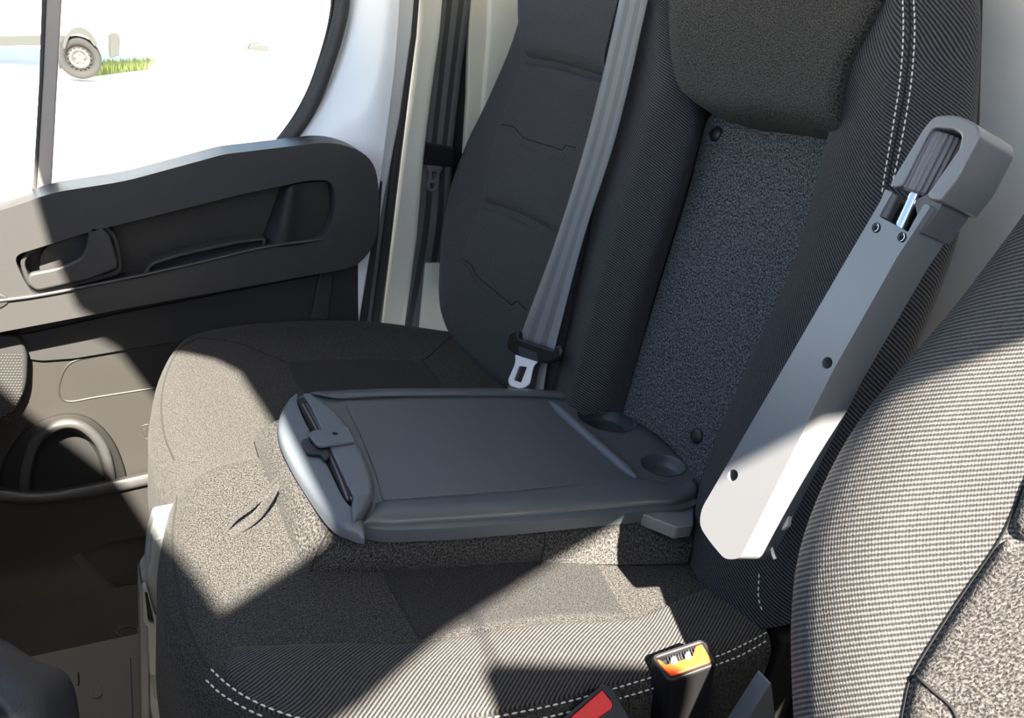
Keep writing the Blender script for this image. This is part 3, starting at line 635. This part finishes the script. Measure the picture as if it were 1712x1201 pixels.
# raised lip round the far, front and near edges, flat mat inside
PTu = PT.off(.004)
loft('near_rim', [proj(cr(px2([(628, 842), (640, 838), (700, 834), (850, 824), (1000, 806), (1070, 800), (1130, 812), (1160, 800)]), 60), PT.off(.0015)),
     proj(cr(px2([(625, 856), (640, 852), (700, 848), (850, 838), (1000, 822), (1070, 816), (1130, 826), (1165, 812)]), 60), PT.off(.008)),
     proj(cr(px2([(610, 872), (640, 868), (700, 866), (850, 856), (1000, 842), (1080, 836), (1130, 838), (1168, 822)]), 60), PT.off(.006)),
     proj(cr(px2([(600, 884), (640, 889), (700, 886), (850, 876), (1000, 862), (1090, 853), (1130, 853), (1166, 846)]), 60), PT.off(-.008))], 'tray', tbl, thick=.003, nrm=up)
loft('far_rim', [proj(cr(px2([(520, 655), (640, 650), (800, 649), (930, 652), (1035, 662)]), 60), PT.off(-.01)), proj(cr(px2([(525, 657), (640, 653), (800, 652), (930, 655), (1035, 665)]), 60), PT.off(.006)),
     proj(cr(px2([(560, 665), (660, 661), (800, 660), (920, 662), (1030, 672)]), 60), PT.off(.006)), proj(cr(px2([(570, 670), (660, 666), (800, 665), (910, 667), (1020, 676)]), 60), PT.off(-.001))], 'tray', tbl, thick=.003, nrm=up)
plate('tray_mat', rnd([(575, 671, 10), (700, 667), (905, 668, 10), (950, 700), (1062, 800, 10), (900, 816), (640, 836, 6), (628, 790), (600, 720)], 6), PT.off(.0022), .003, 'tray2', tbl, bevel=.001)
# raised bar
bar = proj(cr(px2([(920, 673), (985, 732), (1064, 800)]), 40), PT.off(.003))
tube('raised_bar', bar, .0085, 'clampm', tbl, sides=12, flat=.9, taper=lambda t: min(1, .35+6*min(t, 1-t)))
# cup holders: wells with wall and floor
def well(name, cx, cy, rx, ry, ang, dep, shrink, lab):
    top = [PT(x, y) for x, y in ell(cx, cy, rx, ry, ang, 32)]; c = sum(top, V())/32
    verts = []; faces = []
    for s, z in ((1.03, .0015), (1.0, -.0005), (.97, -.004), (.93, -dep*.9), (.88, -dep), (.3, -dep)):
        verts += [c+(p-c)*s+PT.n*z for p in top]
    for k in range(5):
        for i in range(32): faces.append((k*32+i, k*32+(i+1) % 32, k*32+32+(i+1) % 32, k*32+32+i))
    faces.append(tuple(range(160, 192)))
    o = mk(name, verts, faces, 'tray', tbl, 50, label=lab)
    return o
well('cup_holder', 1015, 697, 52, 24, 12, .035, .9, 'large round cup holder')
well('cup_holder', 1108, 779, 37, 17, 10, .018, .9, 'small round cup holder')
# hinge step at the near rear corner
plate('hinge_cover', rnd([(1072, 858, 6), (1084, 846, 6), (1160, 836, 6), (1160, 878, 4), (1132, 882, 4)], 4), PT.off(-.004), .02, 'arm', tbl, bevel=.003)
# paper clamp at the front: two curved halves, slot, spring clip
pad('clamp_half', [(612, 884), (560, 867), (509, 800), (474, 738), (465, 700), (478, 670), (494, 659)], [(606, 858), (578, 838), (547, 776), (519, 722), (497, 674), (498, 657)], [(612, 884), (611, 870), (606, 858)], [(494, 659), (496, 657), (498, 657)], PT, 'clampm', tbl, rims=((.012, .018), (.002, .003), (.013, .045), (.003, .006)), depth=.008, lift=.011, n=24)
pad('clamp_half', [(592, 832), (568, 782), (540, 722), (518, 676), (506, 658)], [(625, 826), (627, 800), (610, 750), (570, 690), (520, 660)], [(592, 832), (608, 834), (625, 826)], [(506, 658), (512, 656), (520, 660)], PT, 'clampm', tbl, rims=((.002, .003), (.014, .014), (.004, .01), (.003, .01)), depth=.016, lift=.017, n=20)
tube('clamp_slot', line([(503, 672), (528, 718), (556, 774), (586, 838)], PT.off(.007)), .0075, 'blackm', tbl, n=20)
for o_, r_ in ((0, .0016), (6, .0016)):
    tube('clamp_rail', line([(506+o_, 676), (530+o_, 720), (558+o_, 776), (582+o_, 836)], PT.off(.0125)), r_, 'armd', tbl, n=20)
plate('spring_clip', rnd([(516, 727, 4), (521, 720, 4), (582, 713, 2), (593, 738, 1), (538, 746, 4), (529, 744, 4)], 5), PT.off(.0215), .004, 'clampm', tbl, bevel=.0012)
disc('clip_hole', PT.off(.0205)(560, 726), PT.n, .0045, .0015, 'blackm', tbl)
plate('clip_hook', rnd([(504, 735, 3), (518, 731, 3), (530, 744, 3), (548, 748, 3), (552, 764, 3), (544, 770, 3), (536, 760, 3), (514, 758, 4)], 3), PT.off(.0165), .010, 'black', tbl, bevel=.002)
pad('clamp_end_cap', [(590, 866), (588, 845), (592, 826)], [(604, 858), (615, 845), (622, 832)], [(590, 866), (596, 864), (604, 858)], [(592, 826), (606, 824), (622, 832)], PT, 'tray', tbl, rims=((.004, .006), (.006, .008), (.006, .008), (.004, .006)), depth=.008, lift=.017, n=10)
# upholstered block under the tray: front face and near side face, top edge under tray, bottom edge on the cushion
top = [(470, 700), (468, 730), (492, 790), (520, 838), (556, 872), (640, 889), (760, 884), (900, 872), (1000, 863), (1095, 856), (1150, 862)]
low = [(425, 738), (440, 782), (466, 850), (490, 920), (514, 968), (640, 962), (760, 956), (880, 945), (1000, 948), (1095, 948), (1145, 945)]
PLo = PL((.25, 0, .462), (.055, 0, 1))
def rail3(pxs, pl, n=90, corner=None):
    return proj(resamp(px2(pxs), n), pl)
def blend(a, b, t, bulge=0):
    r = []
    cen = (.55, .9)
    for p, q in zip(a, b):
        w = p.lerp(q, t); d = V((w.x-cen[0], w.y-cen[1], 0)).normalized(); r.append(w+d*bulge)
    return r
def two(pxs, pl, n1=34, n2=70):
    """polyline kept sharp at the front near corner (index 4)"""
    return proj(cr(px2(pxs[:5]), n1)+cr(px2(pxs[4:]), n2)[1:], pl)
a3 = two(top, PT.off(-.012)); b3 = two(low, PLo)
rings = [blend(a3, b3, 0, -.03), blend(a3, b3, 0.0, .0), blend(a3, b3, .3, .008), blend(a3, b3, .65, .009), blend(a3, b3, .92, .004), blend(a3, b3, 1.0, -.004), blend(a3, b3, 1.05, -.05)]
verts = []; uvs = []; n_ = len(a3); d = [0]
for i in range(1, n_): d.append(d[-1]+(a3[i]-a3[i-1]).length)
for k, rg in enumerate(rings):
    for i, p in enumerate(rg): verts.append(p); uvs.append((d[i], k*.014))
n1 = 33
fA = [(k*n_+i, k*n_+i+1, (k+1)*n_+i+1, (k+1)*n_+i) for k in range(6) for i in range(n1)]
fB = [(k*n_+i, k*n_+i+1, (k+1)*n_+i+1, (k+1)*n_+i) for k in range(6) for i in range(n1, n_-1)]
def sub(fs):
    ids = sorted({i for f in fs for i in f}); mp = {a: b for b, a in enumerate(ids)}
    return [verts[i] for i in ids], [tuple(mp[i] for i in f) for f in fs], [uvs[i] for i in ids]
for nm, fs, mt, lb in (('front_upholstery', fA, 'knit', 'cloth front end of the folded backrest'), ('side_upholstery', fB, 'knit', 'cloth near side of the folded backrest')):
    v_, f_, u_ = sub(fs); mk(nm, v_, f_, mt, tbl, 60, u_, label=lb)
core = [b.lerp(a, .12) for a, b in zip(a3, b3)]
seam('corner_seam', [(556, 874), (545, 895), (530, 925), (516, 966)], HIT(bvh(*[o for o in tbl.children if 'upholstery' in o.name]), PT), .0014, parent=tbl)
seam('side_seam', [(908, 874), (911, 905), (903, 944)], HIT(bvh(*[o for o in tbl.children if 'upholstery' in o.name]), PT), .0014, parent=tbl)
plate('block_core', [(480, 690), (500, 780), (560, 860), (1140, 850), (1150, 790), (1020, 680), (520, 670)], PT.off(-.042), .02, 'blackm', tbl, bevel=.004)
# far side of the block
q = lambda px, py, h: PC.off(.008+h)(px, py)
strap('pull_strap', [q(373, 893, .004), q(398, 878, .014), q(424, 856, .026), q(446, 830, .040), q(465, 800, .052)], [q(378, 901, .002), q(408, 888, .008), q(434, 868, .016), q(454, 840, .030), q(468, 816, .044)], 'knit', tbl, thick=.003, label='short cloth pull strap hanging from the table front')
strap('pull_strap', [q(373, 892, .006), q(392, 868, .020), q(420, 842, .034), q(444, 816, .048), q(464, 796, .056)], [q(374, 897, .004), q(394, 873, .017), q(422, 847, .031), q(446, 821, .045), q(466, 802, .053)], 'knit', tbl, thick=.002)
fixparent(tbl)

# ================================================================== BELTS
b1 = rootobj('seat_belt', 'light grey seat belt hanging in front of the middle of the bench', 'seat belt'); b1.location = (.78, 1.15, .5)
Bp = PB.off(.045)
strap('webbing', proj(px2([(1044, -60), (1036, 0), (985, 220), (930, 400), (868, 568)]), Bp), proj(px2([(1094, -60), (1083, 0), (1032, 220), (975, 400), (926, 588)]), PB.off(.040)), 'belt', b1)
strap('webbing', proj(px2([(866, 585), (858, 620), (846, 662)]), PB.off(.034)), proj(px2([(916, 600), (912, 630), (906, 668)]), PB.off(.034)), 'belt2', b1)
tp = plate('tongue_grip', rnd([(846, 573, 8), (852, 554, 8), (866, 552, 4), (866, 566, 4), (924, 586, 4), (930, 576, 5), (938, 580, 8), (936, 598, 12), (916, 608, 10), (900, 606), (862, 594, 8), (846, 584, 8)], 5), PB.off(.056), .012, 'black', b1, bevel=.004, seg=4, label='black plastic grip of the belt tongue')
for k in range(5):
    a = V((867+k*.3, 581+k*3.1)); tube('grip_rib', [PB.off(.0565)(a.x, a.y), PB.off(.0565)(a.x+31, a.y+10)], .0008, 'armd', tp, sides=6)
plate('tongue', rnd([(861, 593, 3), (899, 605, 3), (891, 612, 5), (884, 644, 6), (870, 651, 8), (852, 645, 7), (849, 636, 5), (862, 606, 5)], 4), PB.off(.053), .0025, 'steelw', b1, [rnd([(867, 612, 2), (881, 614, 2), (871, 640, 2), (858, 636, 2)], 2)], bevel=.0006, label='bright metal belt tongue with square hole')
fixparent(b1)
b2 = rootobj('seat_belt', 'dark striped seat belt hanging down the door pillar', 'seat belt'); b2.location = (.7, 1.8, .3)
strap('webbing', proj(px2([(740, -60), (735, 0), (722, 130), (710, 245)]), PY(1.815)), proj(px2([(790, -60), (787, 0), (770, 130), (756, 250)]), PY(1.815)), 'belt2', b2)
strap('webbing', proj(px2([(706, 268), (692, 400), (664, 560)]), PY(1.822)), proj(px2([(756, 268), (748, 400), (716, 560)]), PY(1.822)), 'belt2', b2)
plate('tongue_grip', rnd([(692, 244, 6), (700, 237, 6), (720, 239), (760, 247, 4), (762, 280, 6), (735, 278), (706, 276, 10), (694, 262, 8)], 6), PY(1.80), .014, 'black', b2, bevel=.005, seg=4, label='glossy black grip of the pillar belt tongue')
plate('tongue', rnd([(712, 275, 3), (741, 279, 3), (735, 292, 4), (734, 312, 5), (728, 321, 6), (718, 321, 5), (713, 314, 4), (718, 290, 4)], 4), PY(1.806), .0025, 'steel', b2, [rnd([(722, 287, 2), (731, 287, 2), (730, 301, 2), (722, 301, 2)], 2), rnd([(720, 306, 1.5), (729, 307, 1.5), (727, 316, 1.5), (719, 315, 1.5)], 2)], bevel=.0006, label='small metal tongue with two slots')
fixparent(b2)

# ================================================================== ARMREST folded upright
ar = rootobj('armrest', 'light grey plastic armrest folded upright against the side of the driver seat', 'armrest'); ar.location = (.6, .48, .6)
body_o = rnd([(1169, 880, 18), (1172, 852, 20), (1472, 336, 4), (1480, 316, 3), (1492, 322, 2), (1478, 346, 2), (1470, 362, 2), (1518, 388, 2), (1532, 362, 2), (1546, 340, 3), (1556, 345, 4), (1500, 430, 0), (1390, 625, 0), (1237, 935, 14), (1212, 936, 10), (1188, 908, 14)], 5)
def circ(cx, cy, r): return ell(cx, cy, r*.86, r, 20, 20)
body = plate('armrest_body', body_o, PA, .050, 'arm', ar, [circ(1465, 381, 9), circ(1508, 397, 9), circ(1383, 607, 10), circ(1225, 795, 10)], bevel=.005, seg=5)
plate('inner_filler', rnd([(1190, 870), (1470, 350), (1530, 375), (1480, 440), (1240, 900)], 6), PA.off(-.022), .02, 'armd', ar, bevel=0)
plate('hinge_slot', rnd([(1474, 330), (1550, 352), (1524, 400), (1462, 372)], 3), PA.off(-.020), .01, 'blackm', ar, bevel=0)
for cx, cy in ((1465, 381), (1508, 397)):
    s_ = disc('screw', PA.off(-.006)(cx+1, cy+1), PA.n, .0046, .004, 'steel', ar, inset=.003, label='small steel socket screw in the armrest')
    disc('screw_socket', PA.off(-.004)(cx+1, cy+1), PA.n, .0022, .0012, 'blackm', s_, seg=6)
tube('steel_rod', [PA.off(-.010)(1505, 382), PA.off(-.010)(1540, 305)], .0058, 'chrome', ar, sides=20, label='chrome steel rod below the ribbed wheel')
tube('rod_flat', [PA.off(-.006)(1478, 364), PA.off(-.006)(1496, 326)], .004, 'armd', ar, sides=8)
plate('neck', rnd([(1528, 335), (1576, 312), (1574, 345), (1540, 392)], 4), PA.off(-.008), .046, 'armd', ar, bevel=.002)
# gripping end with U-shaped slot
cap_o = rnd([(1488, 306, 4), (1545, 212, 18), (1562, 193, 14), (1600, 192, 14), (1634, 208, 16), (1638, 226, 14), (1600, 300, 10), (1572, 336, 4), (1554, 334, 3), (1549, 326, 3), (1602, 250, 4), (1608, 226, 8), (1594, 216, 6), (1560, 213, 8), (1550, 226, 6), (1508, 310, 4), (1494, 314, 3)], 6)
plate('armrest_end', cap_o, PA.off(.004), .062, 'arm', ar, bevel=.006, seg=6, label='rounded grey end of the armrest with a slot for the wheel')
plate('wheel_well', rnd([(1508, 318), (1550, 214), (1612, 216), (1612, 240), (1556, 336)], 5), PA.off(-.022), .01, 'blackm', ar, bevel=0)
# lighter and darker side cheeks
cheek = [PA.off(-.02)(x, y) for x, y in [(1556, 352), (1500, 440), (1390, 640), (1240, 948)]]
# fluted thumb wheel
p0, p1 = PA.off(-.016)(1533, 326), PA.off(-.016)(1583, 226); ax = (p1-p0).normalized()
xx = ax.cross(PA.n).normalized(); yy = PA.n
verts = []; faces = []; K = 160
for t, s in ((0, .8), (.04, .97), (.5, 1), (.93, .99), (.98, .9), (1, .7)):
    for i in range(K):
        a = 2*math.pi*i/K; r = .0168*s*(1+.05*math.cos(20*a))
        verts.append(p0.lerp(p1, t)+xx*r*math.cos(a)+yy*r*math.sin(a))
for k in range(5):
    for i in range(K): faces.append((k*K+i, k*K+(i+1) % K, (k+1)*K+(i+1) % K, (k+1)*K+i))
faces += [tuple(range(K)), tuple(range(5*K, 6*K))]
mk('ribbed_wheel', verts, faces, 'rubber', ar, 30, label='ribbed grey adjusting wheel in the armrest end')
fixparent(ar)

# ================================================================== DRIVER SEAT
ds = rootobj('driver_seat', 'sunlit driver seat backrest in ribbed grey cloth, bottom right', 'seat'); ds.location = (.55, .15, 0)
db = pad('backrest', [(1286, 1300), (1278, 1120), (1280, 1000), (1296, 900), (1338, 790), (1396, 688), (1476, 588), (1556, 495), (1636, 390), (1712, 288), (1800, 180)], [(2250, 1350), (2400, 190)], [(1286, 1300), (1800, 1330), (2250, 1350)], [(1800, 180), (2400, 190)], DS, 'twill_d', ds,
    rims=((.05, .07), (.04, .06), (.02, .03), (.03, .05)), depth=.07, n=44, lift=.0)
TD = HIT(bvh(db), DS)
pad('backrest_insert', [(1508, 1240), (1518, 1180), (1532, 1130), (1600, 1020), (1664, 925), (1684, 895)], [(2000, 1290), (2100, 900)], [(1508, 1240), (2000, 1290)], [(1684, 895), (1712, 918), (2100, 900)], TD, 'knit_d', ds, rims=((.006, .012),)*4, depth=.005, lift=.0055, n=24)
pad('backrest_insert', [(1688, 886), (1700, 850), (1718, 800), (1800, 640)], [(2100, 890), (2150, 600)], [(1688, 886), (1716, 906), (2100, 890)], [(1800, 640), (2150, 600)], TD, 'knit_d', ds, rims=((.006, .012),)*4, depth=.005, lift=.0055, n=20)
TD2 = HIT(bvh(*[o for o in ds.children]), DS)
seam('insert_seam', [(1532, 1130), (1560, 1156), (1590, 1182), (1604, 1210)], TD2, .0013, 'seam', ds)
seam('insert_seam', [(1502, 1240), (1512, 1180), (1526, 1128), (1594, 1018), (1658, 925), (1684, 880), (1712, 812)], TD2, .0011, 'seam', ds)
plate('seat_cushion', [V((-.02, -.13, .44)), V((.50, -.13, .43)), V((.50, .40, .43)), V((-.02, .38, .44))], PZ(.44), .13, 'knit', ds, bevel=.03)
plate('side_cover', rnd([(1225, 1240), (1290, 1140, 6), (1300, 1240)], 4), PY(.415), .02, 'arm', ds, bevel=.004, label='grey plastic side cover of the driver seat')
plate('back_shell', [(1330, 1250), (1320, 960), (1460, 700), (1730, 340), (2300, 300), (2200, 1250)], DS.off(-.06), .05, 'blackm', ds, bevel=.01)
box('seat_box', (.03, -.1, 0), (.52, .38, .31), 'base2', ds, bevel=.02)
fixparent(ds)
# cable clip in the gap
cb = rootobj('cable_clip', 'small white plastic clip and cable between armrest and driver seat', 'clip'); cb.location = (.58, .44, .6)
G = PL((.585, .44, .6), (-.967, 0, .254))
plate('clip_block', rnd([(1296, 880, 3), (1302, 870, 3), (1318, 862, 3), (1316, 880, 3), (1304, 888, 3), (1292, 892, 3)], 2), G, .006, 'cable', cb, bevel=.001)
tube('cable', line([(1300, 884), (1291, 890), (1288, 905), (1292, 925), (1296, 935)], G), .0018, 'cable', cb, n=20)
fixparent(cb)

# ================================================================== BUCKLES
def frame(pc, tilt_pts): pass
k1 = rootobj('belt_buckle', 'black belt buckle with glowing orange-red sunlit button beside the bench', 'buckle', 'belt buckles between the seats')
BK = PL((.50, .45, .46), (-.30, -.25, .92))
o1 = rnd([(1089, 1098, 6), (1098, 1092, 5), (1170, 1068, 6), (1185, 1072, 5), (1199, 1104, 6), (1196, 1112, 4), (1125, 1138, 5), (1114, 1136, 5)], 4)
i1 = rnd([(1097, 1100, 3), (1172, 1075, 3), (1191, 1106, 3), (1122, 1131, 3)], 3)
dwn = V((.10, -.02, -1)).normalized()
plate('buckle_body', o1, BK, .09, 'black', k1, [i1], bevel=.0035, seg=4, dirn=dwn)
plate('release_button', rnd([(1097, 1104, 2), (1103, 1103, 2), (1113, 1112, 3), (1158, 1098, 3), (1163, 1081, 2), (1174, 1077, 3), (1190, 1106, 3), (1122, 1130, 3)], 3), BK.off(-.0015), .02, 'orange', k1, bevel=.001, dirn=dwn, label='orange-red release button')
plate('buckle_throat', i1, BK.off(-.008), .01, 'blackm', k1, bevel=0, dirn=dwn)
for q in range(11):
    t = q/10; tube('throat_tooth', [BK.off(-.004)(1114+44*t, 1094-15*t), BK.off(-.004)(1120+44*t, 1110-15*t)], .0005, 'steel', k1, sides=5)
for cx, cy in ((1127, 1102), (1151, 1094)):
    plate('throat_stud', rnd([(cx-6, cy+3, 2), (cx-4, cy-3, 2), (cx+2, cy-5, 2), (cx+6, cy+6, 2), (cx-3, cy+9, 2)], 2), BK.off(-.001), .006, 'thread', k1, bevel=.0004, dirn=dwn)
k2 = rootobj('belt_buckle', 'black belt buckle with plain red button cut by the bottom edge of the photo', 'buckle', 'belt buckles between the seats')
BK2 = PL((.42, .42, .45), (-.55, -.35, .75))
plate('buckle_body', rnd([(925, 1215, 4), (1008, 1144, 4), (1022, 1150, 5), (1075, 1240, 4), (940, 1260, 4)], 4), BK2, .03, 'black', k2, [rnd([(935, 1214, 3), (1007, 1152, 3), (1026, 1176, 5), (1024, 1186, 4), (955, 1232, 4)], 3)], bevel=.003)
plate('release_button', rnd([(937, 1214, 3), (1007, 1153, 3), (1025, 1177, 5), (1023, 1186, 4), (957, 1231, 4)], 3), BK2.off(-.0015), .012, 'red', k2, bevel=.0015, label='plain red release button')

# ================================================================== DASH CORNER (bottom left)
dc = loft('centre_console', [proj(cr(px2([(-200, 1010), (-40, 1060), (0, 1066), (60, 1104), (104, 1120), (124, 1150), (134, 1210), (140, 1300)]), 40), PZ(.42)), proj(cr(px2([(-260, 1030), (-60, 1085), (-10, 1095), (30, 1125), (60, 1150), (76, 1180), (84, 1230), (90, 1300)]), 40), PZ(.47)),
     proj(cr(px2([(-300, 1060), (-100, 1120), (-60, 1140), (-30, 1160), (0, 1180), (20, 1210), (30, 1260), (30, 1320)]), 40), PZ(.49))], 'dash', thick=.25, nrm=up)
tag(dc, 'dark rounded corner of plastic console at the bottom left', 'console')

# ================================================================== OUTSIDE
G0 = -.43
gr = plate('ground', [V((-90, 2.2, G0)), V((140, 2.2, G0)), V((140, 160, G0)), V((-90, 160, G0))], PZ(G0), .1, 'ground', bevel=0, kind=ST)
gr2 = plate('ground_near', [V((-90, -60, G0-.02)), V((140, -60, G0-.02)), V((140, 2.2, G0-.02)), V((-90, 2.2, G0-.02))], PZ(G0-.02), .1, 'ground', bevel=0, kind=ST); gr2.name = 'ground.001'
YV = 13.2
van = rootobj('parked_van', 'white van parked outside beyond the side window', 'van'); van.location = (0, YV, G0)
pv = PY(YV)
plate('van_body', rnd([(-900, -300), (196, -300), (197, 58, 3), (165, 58), (120, 58), (-900, 92)], 4), pv, 1.9, 'white', van, bevel=.05)
plate('side_moulding', [(-900, 78), (100, 56), (186, 54), (186, 73), (166, 73), (166, 73), (-900, 100)], PY(YV-.05), .1, 'vplast', van, bevel=.02, label='grey plastic strip along the van side')
plate('rear_bumper', rnd([(184, 54, 3), (194, 54, 3), (201, 62, 4), (200, 92, 3), (184, 98, 3)], 3), PY(YV-.08), .9, 'vplast', van, bevel=.03)
arc = rnd([(104, 78), (108, 62, 10), (122, 46, 14), (136, 44, 14), (152, 54, 12), (164, 75, 4), (158, 78), (146, 62, 8), (130, 55, 8), (116, 60, 8), (108, 84)], 6)
plate('wheel_arch', arc, PY(YV-.14), .16, 'vplast', van, bevel=.02)
wc = PY(YV-.05)(133, 97); RW = .40
def wheel(c, sc=1):
    def rev(pr, nm, mat, par, lab=None):
        verts = []; faces = []; n = 36
        for r, y in pr:
            for i in range(n): a = 2*math.pi*i/n; verts.append(c+V((math.cos(a)*r*.70, y, math.sin(a)*r*.70)))
        for k in range(len(pr)-1):
            for i in range(n): faces.append((k*n+i, k*n+(i+1) % n, (k+1)*n+(i+1) % n, (k+1)*n+i))
        return mk(nm, verts, faces, mat, par, 40, label=lab)
    ty = rev([(.235, 0), (.25, -.03), (.30, -.055), (.36, -.055), (.39, -.03), (.40, 0), (.40, .18), (.36, .2), (.2, .2)], 'tyre', 'tyre', van)
    rm = rev([(.001, -.01), (.06, -.012), (.10, .0), (.15, -.03), (.19, -.03), (.215, .0), (.235, -.015), (.24, .01)], 'wheel_rim', 'rim', van)
    for i in range(5):
        a = 2*math.pi*i/5+.3; disc('wheel_nut', c+V((math.cos(a)*.06, -.012, math.sin(a)*.06)), V((0, -1, 0)), .015, .02, 'cable', rm, seg=8)
    for i in range(16):
        a = 2*math.pi*i/16; disc('rim_hole', c+V((math.cos(a)*.140, -.022, math.sin(a)*.140)), V((0, -1, 0)), .018, .012, 'blackm', rm, seg=8)
wheel(wc)
plate('mud_flap', rnd([(104, 66, 3), (118, 60, 3), (112, 96, 3), (100, 118, 3), (98, 100)], 3), PY(YV+.1), .1, 'vplast', van, bevel=.01)
fixparent(van)
# grass tufts
gv = []; gf = []
for i in range(1700):
    t = random.random(); px = 150+130*t; py = 128-16*t - random.random()*(17-11*t)*(1 if random.random() < .9 else 0)
    c = PZ(G0)(px, py); h = .05+random.random()*.10; a = random.random()*3.14; s = .02
    b0 = len(gv); dx = V((math.cos(a)*s, math.sin(a)*s, 0)); gv += [c-dx, c+dx, c+V((random.uniform(-.04, .04), random.uniform(-.04, .04), h))]; gf.append((b0, b0+1, b0+2))
tag(mk('grass_strip', gv, gf, 'grass'), 'patch of short dry grass behind the parked van wheel', 'grass', kind='stuff')
st = PZ(G0)(433, 85)
tag(plate('stone', [st+V((-.28, 0, .0)), st+V((.25, 0, 0)), st+V((.22, 0, .12)), st+V((.02, 0, .18)), st+V((-.2, 0, .13))], PY(st.y), .3, 'rail', bevel=.03), 'small dark stone lying on the pale ground outside', 'stone')
